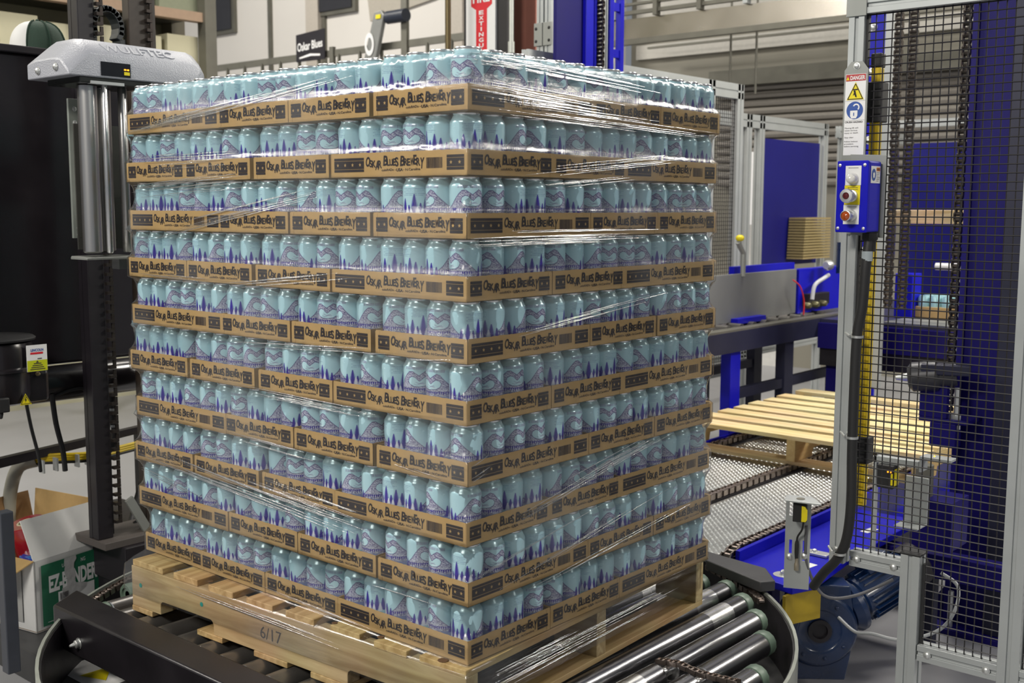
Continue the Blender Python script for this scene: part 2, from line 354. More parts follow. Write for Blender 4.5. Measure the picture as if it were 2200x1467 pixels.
for k in range(6):
    y = 1.72+k*.32
    o = solo('carton', 'pale cream carton on the middle rack shelf, %s from the left' % ('first second third fourth fifth sixth'.split()[k]), 'box',
         G().box(-6.55, -6.18, y, y+.27, 2.40, 2.40+.38+.03*(k % 2)), pale_card, 'cream cartons on the far rack', smooth=False, bevel=.004)
for k in range(4):
    y = 2.0+k*.42
    solo('carton', 'olive grey carton on the upper rack shelf, %s from the left' % ('first second third fourth'.split()[k]), 'box',
         G().box(-6.55, -6.18, y, y+.35, 2.977, 3.25+.04*(k % 2)), mat('grey_green_board', (.24,.26,.18), .7), 'upper rack cartons', smooth=False, bevel=.004)

# ================================================================== wrapped load
P = .1235; Z0 = .59; TH = .0505; TL, TS, WT = .402, .2660, .0013; RC = .0329
def tray_print(g, L, long):
    """ink shapes in (u,v) metres on a face of length L; returns list of (verts2d, faces)"""
    H = TH
    def blk(a, b, n):
        y0, y1 = .22*H, .80*H; r = (b-a)
        # dark block with thin horizontal light lines left open: three bars, stars cut as tan shapes
        g.append((rect(a, b, y0, y0+.105*H), 0)); g.append((rect(a, b, y1-.105*H, y1), 0)); g.append((rect(a, b, y0+.125*H, y1-.125*H), 0))
        for k in range(n): g.append((star(a+r*(k+.5)/n, (y0+y1)/2, .0043), 1))
    if long: blk(.028*L, .262*L, 4); blk(.862*L, .978*L, 2); tx0, tx1 = .275*L, .700*L
    else: blk(.035*L, .162*L, 2); blk(.835*L, .965*L, 2); tx0, tx1 = .178*L, .820*L
    # barcode
    if long:
        random.seed(3); x = .722*L
        while x < .83*L:
            wd = random.choice((.0006, .0009, .0014)); g.append((rect(x, x+wd, .30*H, .72*H), 2)); x += wd+random.choice((.0007, .0010))
    return tx0, tx1
def lettering(tx0, tx1):
    """OSKAR BLUES BREWERY in wobbling capitals + the small line under it -> verts (u,v), faces"""
    vs, fs = [], []
    H = TH
    def put(ch, x, y, wd, ht, tilt=0., bold=.02):
        v, f = text_geo(ch, 1., bold, 0.)[:2]; a, b = text_geo(ch, 1., 0., 0.)[2:]; n = len(vs)
        for q in v:
            px = (q[0]-a)/(b-a)*wd; py = q[1]/.70*ht; vs.append((x+px+py*tilt, y+py+px*.02))
        fs.extend(tuple(i+n for i in ff) for ff in f)
    W = tx1-tx0
    # (letter, relative width, baseline, height)
    row = [('O',1.25,.44,.37),('S',.8,.41,.27),('K',.95,.39,.27),('A',.9,.30,.34),('R',.9,.36,.30),(' ',.55,0,0),
           ('B',1.15,.46,.38),('L',.75,.45,.26),('U',.85,.45,.25),('E',.8,.45,.27),('S',.85,.42,.34),(' ',.55,0,0),
           ('B',1.15,.43,.38),('R',.9,.44,.27),('E',.8,.43,.27),('W',1.05,.44,.28),('E',.8,.47,.36),('R',.9,.42,.30),('Y',.95,.31,.40)]
    tot = sum(r[1] for r in row); x = tx0
    for i, (ch, rw, b, h) in enumerate(row):
        wd = W*rw/tot
        if ch != ' ': put(ch, x+wd*.04, b*H, wd*.98, h*H*1.02, .10 if i % 3 == 0 else -.06, .03)
        x += wd
    for s, a, b, h, bo in (('coloRADo', .29, .50, .090, .012), ('USA', .545, .655, .105, .03), ('N.Carolina', .70, .95, .090, .012)):
        put(s, tx0+W*a, (.225+(.0 if s != 'USA' else -.012))*H, W*(b-a), h*H*1.05, 0, bo)
    for a in (.525, .672):
        n = len(vs); c = (tx0+W*a, .268*H); vs.extend((c[0]+.0009*math.cos(k*PI/4), c[1]+.0009*math.sin(k*PI/4)) for k in range(8)); fs.append(tuple(range(n, n+8)))
    return vs, fs
def tray_meshes():
    # body
    g = G(); a, b, t = TL/2, TS/2, WT; H = TH
    g.box(-a, a, -b, b, 0, .0008)
    # walls with a faintly sawn top edge
    def wall(p, q, nrm):
        p, q, nrm = V(p), V(q), V(nrm); L = (q-p).length; n = int(L/.006); U = (q-p)/n
        top = [H+random.uniform(-.0005, .0004) for _ in range(n+1)]
        vs = []
        for k in range(n+1):
            c = p+U*k; vs += [c, c+V((0,0,top[k])), c-nrm*t, c-nrm*t+V((0,0,top[k]))]
        fs = []
        for k in range(n): i = 4*k; fs += [(i, i+4, i+5, i+1), (i+2, i+3, i+7, i+6), (i+1, i+5, i+7, i+3)]
        fs += [(0,1,3,2), (4*n, 4*n+2, 4*n+3, 4*n+1)]
        g.add(vs, fs)
    random.seed(11)
    wall((-a,-b,0), (a,-b,0), (0,-1,0)); wall((a,b,0), (-a,b,0), (0,1,0))
    wall((a,-b,0), (a,b,0), (1,0,0)); wall((-a,b,0), (-a,-b,0), (-1,0,0))
    # glued corner flaps, a fine seam just inside each corner on the short ends
    for sx in (1, -1):
        for sy in (1, -1): g.box(min(sx*a, sx*(a+.0006)), max(sx*a, sx*(a+.0006)), min(sy*(b-.0125), sy*b), max(sy*(b-.0125), sy*b), .001, H-.002)
    body = g.mesh('tray_body', card, False, False)
    def pr(L, long, faces):
        shapes = []; tx = tray_print(shapes, L, long); lv, lf = lettering(*tx); g = G()
        for O, U, N in faces:
            O, U, N = V(O), V(U), V(N)
            for poly, k in shapes: g.flat(poly, O+N*(.0004 if k != 1 else .0006), U, (0,0,1), {0:0, 1:1, 2:2}[k])
            g.add([O+N*.0004+U*p[0]+V((0,0,p[1])) for p in lv], lf, 0)
        return g.mesh('tray_print', [ink, card, ink_b], False, False)
    e = .0003
    ml = pr(TL, True, [((-a,-b-e,0), (1,0,0), (0,-1,0)), ((a,b+e,0), (-1,0,0), (0,1,0))])
    ms = pr(TS, False, [((a+.0009,-b,0), (0,1,0), (1,0,0)), ((-a-.0009,b,0), (0,-1,0), (-1,0,0))])
    return body, ml, ms
tbody, tlong, tshort = tray_meshes()

# can artwork drawn into an array, millimetres round the can x millimetres up the body
def can_art():
    CW, CH, S = 240, 84, 4; W, H = CW*S, CH*S; Lm, Hm = 206.7, 68.0      # covers 40 to 108 mm above the can's foot
    X, Y = np.meshgrid((np.arange(W)+.5)/W*Lm, (np.arange(H)+.5)/H*Hm)
    TEAL = (.35, .54, .605)
    img = np.zeros((H, W, 3)); img[:] = TEAL
    rs = np.random.RandomState(5)
    def vn(sc, seed):
        r = np.random.RandomState(seed).rand(64, 64); gx = (X/sc) % 64; gy = (Y/sc) % 64
        ix, iy = gx.astype(int), gy.astype(int); fx, fy = gx-ix, gy-iy; fx = fx*fx*(3-2*fx); fy = fy*fy*(3-2*fy)
        i2, j2 = (ix+1) % 64, (iy+1) % 64
        return (r[iy, ix]*(1-fx)+r[iy, i2]*fx)*(1-fy)+(r[j2, ix]*(1-fx)+r[j2, i2]*fx)*fy
    def inpoly(p):
        c = np.zeros(X.shape, bool); n = len(p)
        for i in range(n):
            x1, y1 = p[i]; x2, y2 = p[(i+1) % n]
            if y1 == y2: continue
            c ^= ((Y > min(y1, y2)) & (Y <= max(y1, y2))) & (X < (Y-y1)*(x2-x1)/(y2-y1)+x1)
        return c
    def edge(p, wd, closed=False):
        d = np.full(X.shape, 1e9); n = len(p)
        for i in range(n if closed else n-1):
            x1, y1 = p[i]; x2, y2 = p[(i+1) % n]; dx, dy = x2-x1, y2-y1
            t = np.clip(((X-x1)*dx+(Y-y1)*dy)/(dx*dx+dy*dy), 0, 1); d = np.minimum(d, (X-x1-t*dx)**2+(Y-y1-t*dy)**2)
        return d < wd*wd
    dk = (.10, .09, .20); md = (.22, .22, .33); lt = (.46, .50, .58); ind = (.035, .02, .26); wh = (.62, .66, .74)
    # twin peaks whose ridge and hollow make a heart
    ridge = [(0,12),(10,20),(18,27),(26,38),(33,47),(40,53.5),(47,54),(53,50),(61,45),(68,50),(76,55),(83,52),(91,43),(101,34),(112,25),(126,14),(132,8),(132,0),(0,0)]
    hole = [(62,22),(50,23),(41,27),(37,33),(39,40),(46,44),(53,42),(58,37),(62,34),(67,38),(74,43),(82,41),(86,35),(83,28),(75,23.5)]
    M = inpoly(ridge); Hh = inpoly(hole)
    n1 = vn(1.6, 1); n2 = vn(3.4, 2); n3 = vn(.9, 3); st = np.sin((X*.9+Y*1.5+n2*9))
    img[M] = md
    img[M & (st > .15) & (n1 > .40)] = lt
    img[M & (st < -.45) & (n3 > .35)] = dk
    low = M & (Y < 24+5*n2) & ~Hh
    img[low] = lt; img[low & (n1 > .62)] = md; img[low & (st > .75)] = dk
    img[Hh] = (.39, .58, .64); img[edge(hole, .7, True)] = dk; img[edge(ridge[:-2], .8)] = dk
    img[edge([(54,32),(60,29),(70,31)], .5)] = md; img[edge([(50,28),(56,26),(64,29),(72,28)], .45)] = md; img[edge([(64,26),(76,27)], .5)] = wh
    for k in range(26):
        x = 6+k*4.7; h = 6+5*rs.rand(); img[inpoly([(x-2.1, 19),(x+2.1, 19),(x, 19-h)])] = ind
    img[(X < 128) & (Y < 9)] = (.20,.24,.42)
    def fir(x, h, wd, y0, c):
        p = []; n = int(max(6, h/2.8))
        for k in range(n):
            t = k/n; w0 = wd*(1-t)**.8+.5; p.append((x+w0, y0+h*t)); p.append((x+w0*.38, y0+h*(t+.6/n)))
        p.append((x, y0+h)); q = [(2*x-a, b) for a, b in p[::-1]]; img[inpoly(p+q)] = c
    for x, h, wd in ((126,24,8),(139,33,10.5),(150,20,8),(162,42,12.5),(175,24,9),(186,36,11),(199,28,10),(4,20,7)): fir(x, h, wd, 6, ind)
    for x, h, wd in ((132,15,6),(146,19,7),(155,14,6),(169,18,7),(179,16,6),(193,19,7)): fir(x, h, wd, 4, wh)
    def words(u0, u1, v, h, c, seed, gap=1.6):
        r = np.random.RandomState(seed); u = u0
        while u < u1:
            wl = r.uniform(1.0, 1.7); img[(X > u) & (X < u+wl) & (Y > v) & (Y < v+h) & ~((X > u+wl*.35) & (X < u+wl*.7) & (Y > v+h*.3) & (Y < v+h*.75))] = c
            u += wl+.35 if r.rand() > .18 else wl+gap
    words(30, 92, 58.5, 5.0, md, 1)
    for k in range(5): words(136+(k % 2)*4, 186-(k % 3)*4, 57.5-k*3.3, 1.0, (.08, .13, .26), 10+k)
    img = img.reshape(CH, S, CW, S, 3).mean(axis=(1, 3))
    return img, CW, CH, TEAL
def can_meshes():
    img, CW, CH, TEAL = can_art(); R = RC
    bot = [(.0235, .0035), (.0248, .0), (.0262, .0012), (.0300, .0065), (.0322, .0100), (R, .0125), (R, .025)]
    zz = [.040+.068*(j+.5)/CH for j in range(CH)]
    mid = [(float(np.interp(z, [0, .100, .1016, .1035, .1052, .1075, .1090], [R, R, .03272, .0323, .0316, .0304, .0295])), z) for z in zz]
    top = [(.0295, .1090), (.0279, .1121), (.0268, .1146), (.0263, .1165)]
    prof = bot+mid+top; n = CW; nb = len(bot); vs = np.zeros((len(prof), n, 3)); th = np.arange(n)/n*2*PI
    colr = np.zeros((len(prof), n, 4)); colr[..., 3] = 1
    for j, (r, z) in enumerate(prof):
        vs[j, :, 0] = r*np.cos(th); vs[j, :, 1] = r*np.sin(th); vs[j, :, 2] = z
        if j < nb: colr[j, :, :3] = img[0] if j > 2 else (.5, .55, .58)
        elif j < nb+CH: colr[j, :, :3] = img[j-nb]
        else: colr[j, :, :3] = TEAL
    jj, kk = np.meshgrid(np.arange(len(prof)-1), np.arange(n), indexing='ij'); k2 = (kk+1) % n
    F = np.stack([jj*n+kk, jj*n+k2, (jj+1)*n+k2, (jj+1)*n+kk], -1).reshape(-1, 4)
    me = bpy.data.meshes.new('can_body'); me.from_pydata(vs.reshape(-1, 3).tolist(), [], F.tolist()); me.materials.append(canm)
    a = me.attributes.new('print', 'FLOAT_COLOR', 'POINT'); a.data.foreach_set('color', colr.reshape(-1).astype(np.float32))
    me.polygons.foreach_set('use_smooth', [True]*len(me.polygons)); me.update()
    g = G(); g.lathe([(.0262, .1165), (.0271, .1180), (.0274, .1200), (.0268, .1216), (.0258, .1218), (.0250, .1205), (.0244, .1165), (.0236, .1150), (.0, .1152)], 40)
    return me, g.mesh('can_lid', lidm, True, True)
cbody, clid = can_meshes()
# measured edges of every tray, top tier first: left side seams from the far end to the corner, right side from the corner
TIERS = {10: (((-1.211,-.833),(-.812,-.546),(-.546,-.276),(-.267,.004)), ((0,.399),(.405,.669),(.672,.933))),
 9: (((-1.225,-.970),(-.957,-.688),(-.676,-.410),(-.410,.001)), ((0,.261),(.268,.536),(.549,.933))),
 8: (((-1.216,-.836),(-.818,-.551),(-.544,-.277),(-.271,0)), ((0,.395),(.402,.666),(.669,.935))),
 7: (((-1.230,-.970),(-.958,-.690),(-.678,-.409),(-.409,-.002)), ((0,.264),(.267,.539),(.552,.938))),
 6: (((-1.218,-.835),(-.819,-.552),(-.546,-.281),(-.272,0)), ((0,.396),(.400,.671),(.676,.941))),
 5: (((-1.239,-.980),(-.955,-.693),(-.675,-.408),(-.408,-.003)), ((0,.260),(.268,.538),(.551,.938))),
 4: (((-1.214,-.829),(-.816,-.551),(-.545,-.278),(-.269,0)), ((0,.398),(.401,.670),(.676,.938))),
 3: (((-1.226,-.976),(-.948,-.684),(-.671,-.406),(-.406,-.003)), ((0,.261),(.269,.532),(.556,.936))),
 2: (((-1.217,-.829),(-.809,-.545),(-.537,-.274),(-.266,.003)), ((0,.394),(.400,.667),(.675,.936))),
 1: (((-1.194,-.938),(-.933,-.671),(-.664,-.406),(-.397,0)), ((0,.266),(.274,.534),(.549,.935)))}
ORD = ['first','second','third','fourth','fifth','sixth','seventh','eighth','ninth','tenth','eleventh','twelfth','thirteenth','fourteenth','fifteenth','sixteenth','seventeenth','eighteenth']
TIERW = {10:'top tier',9:'second tier from top',8:'third tier from top',7:'fourth tier from top',6:'fifth tier from top',5:'sixth tier from top',4:'seventh tier from top',3:'third tier from bottom',2:'second tier from bottom',1:'bottom tier'}
def put_tray(cx, cy, z, long_along_x, label):
    o = thing('beverage_tray', label, 'tray', (cx, cy, z), 'printed cardboard trays stacked in ten tiers')
    if not long_along_x: o.rotation_euler = (0, 0, PI/2)
    for nm, me in (('tray_body', tbody), ('long_side_print', tlong), ('short_side_print', tshort)):
        c = bpy.data.objects.new(nm, me); COL.objects.link(c); c.parent = o
    return o
ncan = 0
def put_can(x, y, z, label):
    global ncan
    o = thing('beverage_can', label, 'can', (x, y, z), 'pale blue cans standing in the wrapped trays'); o.rotation_euler = (0, 0, random.uniform(0, 2*PI)); ncan += 1
    for nm, me in (('can_body', cbody), ('can_lid', clid)):
        c = bpy.data.objects.new(nm, me); COL.objects.link(c); c.parent = o
inner = []   # (x, y, z) of the hidden cans
random.seed(21)
for T in range(10, 0, -1):
    z = Z0+(T-1)*P; LS, RS = TIERS[T]; tw = TIERW[T]; even = T % 2 == 0
    xc = max(LS[3][1], -.002); dy = random.uniform(-.0015, .0015)
    rects = []      # (x0,x1,y0,y1,long_x,label)
    # corner tray
    if even: rects.append((xc-TS, xc, dy, dy+TL, False, 'brown printed tray at the front corner of the load, '+tw))
    else: rects.append((xc-TL, xc, dy, dy+TS, True, 'brown printed tray at the front corner of the load, '+tw))
    nleft = {1: 'next left of the front corner tray', 2: 'second left of the front corner tray', 3: 'farthest left in'}
    for i in (2, 1, 0):
        a, b = LS[i]; c = (a+b)/2; k = 3-i; yy = random.uniform(0, .003)
        lx = even and i == 0
        wdt = TL if lx else TS
        if i == 0: c = a+wdt/2+.002
        lab = ('brown printed tray at the far left end of the load, '+tw) if i == 0 else 'brown printed tray, %s left of the front corner tray, %s' % (('next' if k == 1 else 'second'), tw)
        rects.append((c-wdt/2, c+wdt/2, yy, yy+(TS if lx else TL), lx, lab))
    for i in (1, 2):
        a, b = RS[i]; c = (a+b)/2; far = i == 2
        ly = (not even) and i == 2
        wdt = TL if ly else TS
        if far: c = b-wdt/2
        xx = xc+random.uniform(-.003, 0)
        lab = ('brown printed tray at the far right end of the load, ' if far else 'brown printed tray next right of the front corner tray, ')+tw
        rects.append((xx-(TS if ly else TL), xx, c-wdt/2, c+wdt/2, not ly, lab))
    occ = []
    for x0, x1, y0, y1, lx, lab in rects:
        put_tray((x0+x1)/2, (y0+y1)/2, z, lx, lab)
        nx, ny = (6, 4) if lx else (4, 6)
        px, py = (x1-x0-2*WT)/nx, (y1-y0-2*WT)/ny
        for i in range(nx):
            for j in range(ny):
                occ.append((x0+WT+px*(i+.5), y0+WT+py*(j+.5), 'L' if (j == 0 and y0 < .05) else '', 'R' if (i == nx-1 and x1 > xc-.01) else ''))
    lc = sorted([c for c in occ if c[2]], key=lambda c: -c[0]); rc = sorted([c for c in occ if c[3] and not c[2]], key=lambda c: c[1])
    jit = lambda: random.uniform(-.0004, .0004)
    zc = z+.0009
    for k, c in enumerate(lc):
        if c[3]: put_can(c[0]+jit(), c[1]+jit(), zc, 'pale blue can standing at the very front corner, '+tw); continue
        put_can(c[0]+jit(), c[1]+jit(), zc, 'pale blue can, %s to the left of the front corner can, %s' % (ORD[k-1], tw))
    for k, c in enumerate(rc): put_can(c[0]+jit(), c[1]+jit(), zc, 'pale blue can, %s to the right of the front corner can, %s' % (ORD[k], tw))
    for c in occ:
        if not c[2] and not c[3]: inner.append((c[0], c[1], zc))
    # hidden part of the pinwheel
    done = [(r[0], r[1], r[2], r[3]) for r in rects]
    for i in range(18):
        for j in range(14):
            x, y = LS[0][0]+.035+i*.0668, .035+j*.0664
            if x > -.03 or any(a-.03 < x < b+.03 and c-.03 < y < d+.03 for a, b, c, d in done): continue
            inner.append((x, y, zc))
g = G(); cp = [(.024, 0), (.0322, .010), (.0326, .100), (.0296, .109), (.0263, .1165), (.0272, .1218)]
n = 10; cs = [(math.cos(k*2*PI/n), math.sin(k*2*PI/n)) for k in range(n)]
fs0 = [(j*n+k, j*n+(k+1) % n, (j+1)*n+(k+1) % n, (j+1)*n+k) for j in range(len(cp)-1) for k in range(n)]+[tuple((len(cp)-1)*n+k for k in range(n))]
for x, y, z in inner: g.add([(x+r*c, y+r*s, z+h) for r, h in cp for c, s in cs], fs0)
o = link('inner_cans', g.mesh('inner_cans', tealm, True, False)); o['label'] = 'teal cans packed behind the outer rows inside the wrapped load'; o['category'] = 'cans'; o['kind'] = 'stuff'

# ---------------------------------------------------------------- stretch film
def film():
    t = thing('stretch_film', 'clear glossy stretch film wound tightly round the trays and pallet', 'plastic film', (-.6, .47, .5))
    rows = []
    def ext(z):
        f = (z-Z0)/P
        i = min(9, max(0, int(f))); T = i+1
        return TIERS[T][0][0][0], max(TIERS[T][0][3][1], 0), TIERS[T][1][2][1], f-i
    zs = []
    for i in range(10):
        z = Z0+i*P
        zs += [(z, 0), (z+.012, 0), (z+.038, 0), (z+TH, 0), (z+TH+.006, .45), (z+TH+.016, .85), (z+TH+.030, 1), (z+TH+.046, 1), (z+TH+.058, .85), (z+TH+.067, .45)]
    zs = [(.500, -2), (.520, -2), (.545, -2), (.572, -1.9), (.584, -1)]+zs
    zs = [q for q in zs if q[0] < Z0+10*P-.016]+[(Z0+9*P+.108, 1), (Z0+9*P+.116, 1.9), (Z0+9*P+.122, 2.6)]
    n = 0; rng = np.random.RandomState(4)
    PTS = []
    for z, d in zs:
        x0, x1, y1, _ = ext(max(z, Z0+.001)); y0 = 0.
        o = .0028-(max(d, 0))*.0065; cr = .004+max(d, 0)*.020
        if d < 0:
            q = -d/2; x0 = x0*(1-q)+(-1.175)*q; x1 = x1*(1-q)+.016*q; y1 = y1*(1-q)+.965*q; o = .004; cr = .006
        path = []
        segs = [((x0, y0), (x1, y0), 110), ((x1, y0), (x1, y1), 90), ((x1, y1), (x0, y1), 16), ((x0, y1), (x0, y0), 24)]
        X0, X1, Y0, Y1 = x0-o, x1+o, y0-o, y1+o
        def cornerpt(cx, cy, a): return (cx+cr*math.cos(a), cy+cr*math.sin(a))
        # straight runs with rounded corners
        def run(a, b, m): return [(a[0]+(b[0]-a[0])*k/m, a[1]+(b[1]-a[1])*k/m) for k in range(m)]
        path += run((X0+cr, Y0), (X1-cr, Y0), 110)+[cornerpt(X1-cr, Y0+cr, -PI/2+PI/2*k/6) for k in range(6)]
        path += run((X1, Y0+cr), (X1, Y1-cr), 90)+[cornerpt(X1-cr, Y1-cr, PI/2*k/6) for k in range(6)]
        path += run((X1-cr, Y1), (X0+cr, Y1), 16)+[cornerpt(X0+cr, Y1-cr, PI/2+PI/2*k/6) for k in range(6)]
        path += run((X0, Y1-cr), (X0, Y0+cr), 24)+[cornerpt(X0+cr, Y0+cr, PI+PI/2*k/6) for k in range(6)]
        if d < 0:   # follow the slightly turned pallet on the left side
            q = min(1, -d/2); path = [(px-(max(0, py)*.046*q if px > -.4 else 0), py-.021*q+(min(0, px)*.046*q if py < .3 else 0)) for px, py in path]
        amp = .0006+.0012*max(0, min(d, 1))
        PTS.append([(px+rng.normal()*amp*.5, py+rng.normal()*amp*.5, z) for px, py in path])
    n = len(PTS[0]); vs = [p for r in PTS for p in r]
    fs = [(j*n+k, j*n+(k+1) % n, (j+1)*n+(k+1) % n, (j+1)*n+k) for j in range(len(PTS)-1) for k in range(n)]
    me = bpy.data.meshes.new('film_sheet'); me.from_pydata(vs, [], fs); me.materials.append(film_m)
    uv = me.uv_layers.new(name='UVMap'); s = [0.]
    for k in range(n): a, b = PTS[30][k], PTS[30][(k+1) % n]; s.append(s[-1]+math.hypot(a[0]-b[0], a[1]-b[1]))
    buf = []
    for j in range(len(PTS)-1):
        z0, z1 = zs[j][0], zs[j+1][0]
        for k in range(n): buf += [s[k], z0, s[k+1], z0, s[k+1], z1, s[k], z1]
    uv.data.foreach_set('uv', buf); me.polygons.foreach_set('use_smooth', [True]*len(me.polygons)); me.update()
    o = link('film_sheet', me, t)
    # creases: fine ridges of gathered film
    g = G(); rg = random.Random(5)
    def crease(face, s0, z0, s1, z1, wd, off=None):
        m = 16; pts = []
        for k in range(m+1):
            f = k/m; s_ = s0+(s1-s0)*f; z = z0+(z1-z0)*f+math.sin(f*PI)*rg.uniform(-.0006, .0006)
            fr = ((z-Z0)/P) % 1.; band = fr < TH/P
            o_ = .0036 if band or z < Z0 else .0036-.0045*math.sin(PI*min(1, max(0, (fr-TH/P)/(1-TH/P))))
            if z < Z0: o_ = .027+.0465*max(0, -s_) if face == 'L' else .022-.046*s_
            pts.append(((s_, -o_, z) if face == 'L' else (o_+(.003 if z > Z0 else 0), s_, z), math.sin(PI*min(1, max(.04, f)))**.5*wd))
        vs = []; N = V((0,-1,0)) if face == 'L' else V((1,0,0)); W = V((0,0,1))
        for p, w_ in pts:
            p = V(p)
            for a in range(8): vs.append(p+W*(w_*math.cos(a*PI/7))+N*(w_*.6*math.sin(a*PI/7)))
        g.add(vs, [(8*k+a, 8*k+8+a, 8*k+9+a, 8*k+1+a) for k in range(m) for a in range(7)])
    # bundles: face, centre s, centre z, length, slope, number, spread
    for face, sc, zc, ln, sl, num, spr in CREASES:
        for i in range(num):
            l_ = ln*rg.uniform(.35, 1.); c_ = sc+rg.uniform(-.25, .25)*ln; z_ = zc+rg.uniform(-1, 1)*spr
            a, b = c_-l_/2, c_+l_/2
            if face == 'L': a, b = max(a, -1.2), min(b, -.002)
            else: a, b = max(a, .004), min(b, .93)
            crease(face, a, z_+(a-c_)*sl+(c_-sc)*sl, b, z_+(b-c_)*sl+(c_-sc)*sl, rg.uniform(.0004, .0011))
    gf = part('gathered_film', g, crease_m, t, kind='stuff', smooth=False); gf.data.polygons.foreach_set('use_smooth', [True]*len(gf.data.polygons))
CREASES = [('L', -.93, 1.735, .62, .10, 16, .012), ('L', -.55, 1.775, .5, .12, 6, .012), ('L', -.95, 1.63, .4, .02, 10, .02), ('L', -.95, 1.57, .5, .06, 12, .025),
 ('L', -.75, 1.50, .7, .16, 12, .014), ('L', -.62, 1.345, .5, .10, 8, .01), ('L', -1.0, 1.335, .3, -.02, 5, .008), ('L', -.52, 1.20, .5, .05, 5, .008),
 ('L', -.52, 1.075, .40, -.02, 12, .012), ('L', -.62, .955, .28, -.04, 9, .010), ('L', -.75, .83, .75, -.08, 22, .018), ('L', -.5, .845, .45, -.07, 14, .02), ('L', -1.05, .80, .3, -.10, 6, .01),
 ('L', -.62, .556, .5, -.03, 12, .010), ('L', -.45, .60, .4, -.03, 5, .005), ('L', -.18, .695, .2, .0, 3, .004), ('L', -.12, .972, .2, -.1, 2, .004), ('L', -.1, 1.21, .12, .1, 2, .003),
 ('R', .22, 1.74, .45, -.04, 22, .018), ('R', .10, 1.80, .35, .02, 8, .015), ('R', .5, 1.71, .7, -.02, 16, .02), ('R', .35, 1.795, .5, -.03, 10, .01), ('R', .50, 1.615, .5, .09, 12, .012), ('R', .40, 1.57, .3, .08, 6, .01),
 ('R', .28, 1.455, .55, 0, 18, .016), ('R', .40, 1.28, .5, .09, 7, .01), ('R', .50, .935, .35, .17, 14, .016), ('R', .35, .90, .4, .17, 6, .012), ('R', .20, .80, .5, .16, 4, .004),
 ('R', .40, .775, .55, .15, 5, .005), ('R', .55, .735, .6, .1, 4, .006), ('R', .20, .545, .3, .0, 16, .02), ('R', .45, .535, .7, 0, 8, .02), ('R', .03, .99, .08, .3, 4, .02)]
film()

# ---------------------------------------------------------------- pallets
def box_notched(x0, x1, y0, y1, z0, z1, notches, r=.014):
    """stringer along x with rounded notches in its lower edge"""
    poly = [(x0, z0)]
    for a, b, h in notches:
        poly += [(a, z0)]+[(a+r-r*math.cos(k*PI/8), z0+h-r+r*math.sin(k*PI/8)) for k in range(5)]+[(b-r+r*math.sin(k*PI/8), z0+h-r+r*math.cos(k*PI/8)) for k in range(5)]+[(b, z0)]
    poly += [(x1, z0), (x1, z1), (x0, z1)]
    return G().prism(poly, (0, y0, 0), (1,0,0), (0,0,1), (0, y1-y0, 0))
t = thing('wooden_pallet', 'worn pine pallet under the wrapped load, dated on its side', 'pallet', (.012, -.018, .45)); t.rotation_euler = (0, 0, 0)
pal = t; PARTS = []
def ppart(name, g, m, label=None, parent=None, bevel=.0015, smooth=False):
    if name in EACH and len(g.g) > 1:
        for p in g.pieces(): o = ppart(name, p, m, label, parent, bevel, smooth)
        return o
    me = g.mesh(name, m, smooth); o = bpy.data.objects.new(name, me); COL.objects.link(o); o.parent = parent or pal
    if bevel: bv = o.modifiers.new('edge', 'BEVEL'); bv.width = bevel; bv.segments = 2; bv.limit_method = 'ANGLE'
    if label: o['label'] = label
    return o
PL, PW = 1.165, .985
for k, y in enumerate((0., PW/2-.019, PW-.038)):
    s = ppart('stringer', box_notched(-PL, 0, y, y+.038, .014, .122, ((-PL+.125, -PL+.345, .036), (-.345, -.125, .036))), woodx)
    if k == 0: face = s
xs = [(-PL, -PL+.135)]+[(-PL+.185+i*.144, -PL+.185+i*.144+.096) for i in range(6)]+[(-.125, 0)]
random.seed(2)
for i, (a, b) in enumerate(xs):
    ppart('deck_board', G().box(a+random.uniform(-.003, .003), b, -.003+random.uniform(0, .006), PW, .122, .139+random.uniform(-.001, .0006)), woody)
for a, b in ((-PL, -PL+.09), (-PL+.28, -PL+.38), (-PL+.50, -PL+.62), (-PL+.70, -PL+.82), (-.09, 0)):
    ppart('bottom_board', G().box(a, b, -.002, PW, 0, .014), woody)
g = G(); text(g, '6/17', (-.64, -.0008, .052), V((1,0,0)), V((.0,0,1)), width=.075, height=.030, bold=-.004)
o = ppart('date_stamp', g, ink_b, 'black stencilled date 6/17', face, 0)
g = G()
for x, z in ((-PL+.04, .075), (-PL+.30, .082)): g.lathe([(.006,0),(.006,.0006),(0,.0006)], 12, (x, -.0004, z), (0,-1,0))
ppart('paint_dot', g, cyan_ink, 'teal painted dots', face, 0)
g = G()
for x, y, r in ((-.07, .010, .012), (-.055, .05, .006), (-.26, .02, .008), (-.40, .015, .007), (-.85, .018, .007), (-.55, .022, .006)): g.lathe([(r,0),(r*.9,.0005),(0,.0005)], 10, (x, y, .1397), (0,0,1))
ppart('knot', g, knot, None, None, 0)
pal.rotation_euler = (0, 0, math.radians(2.5))

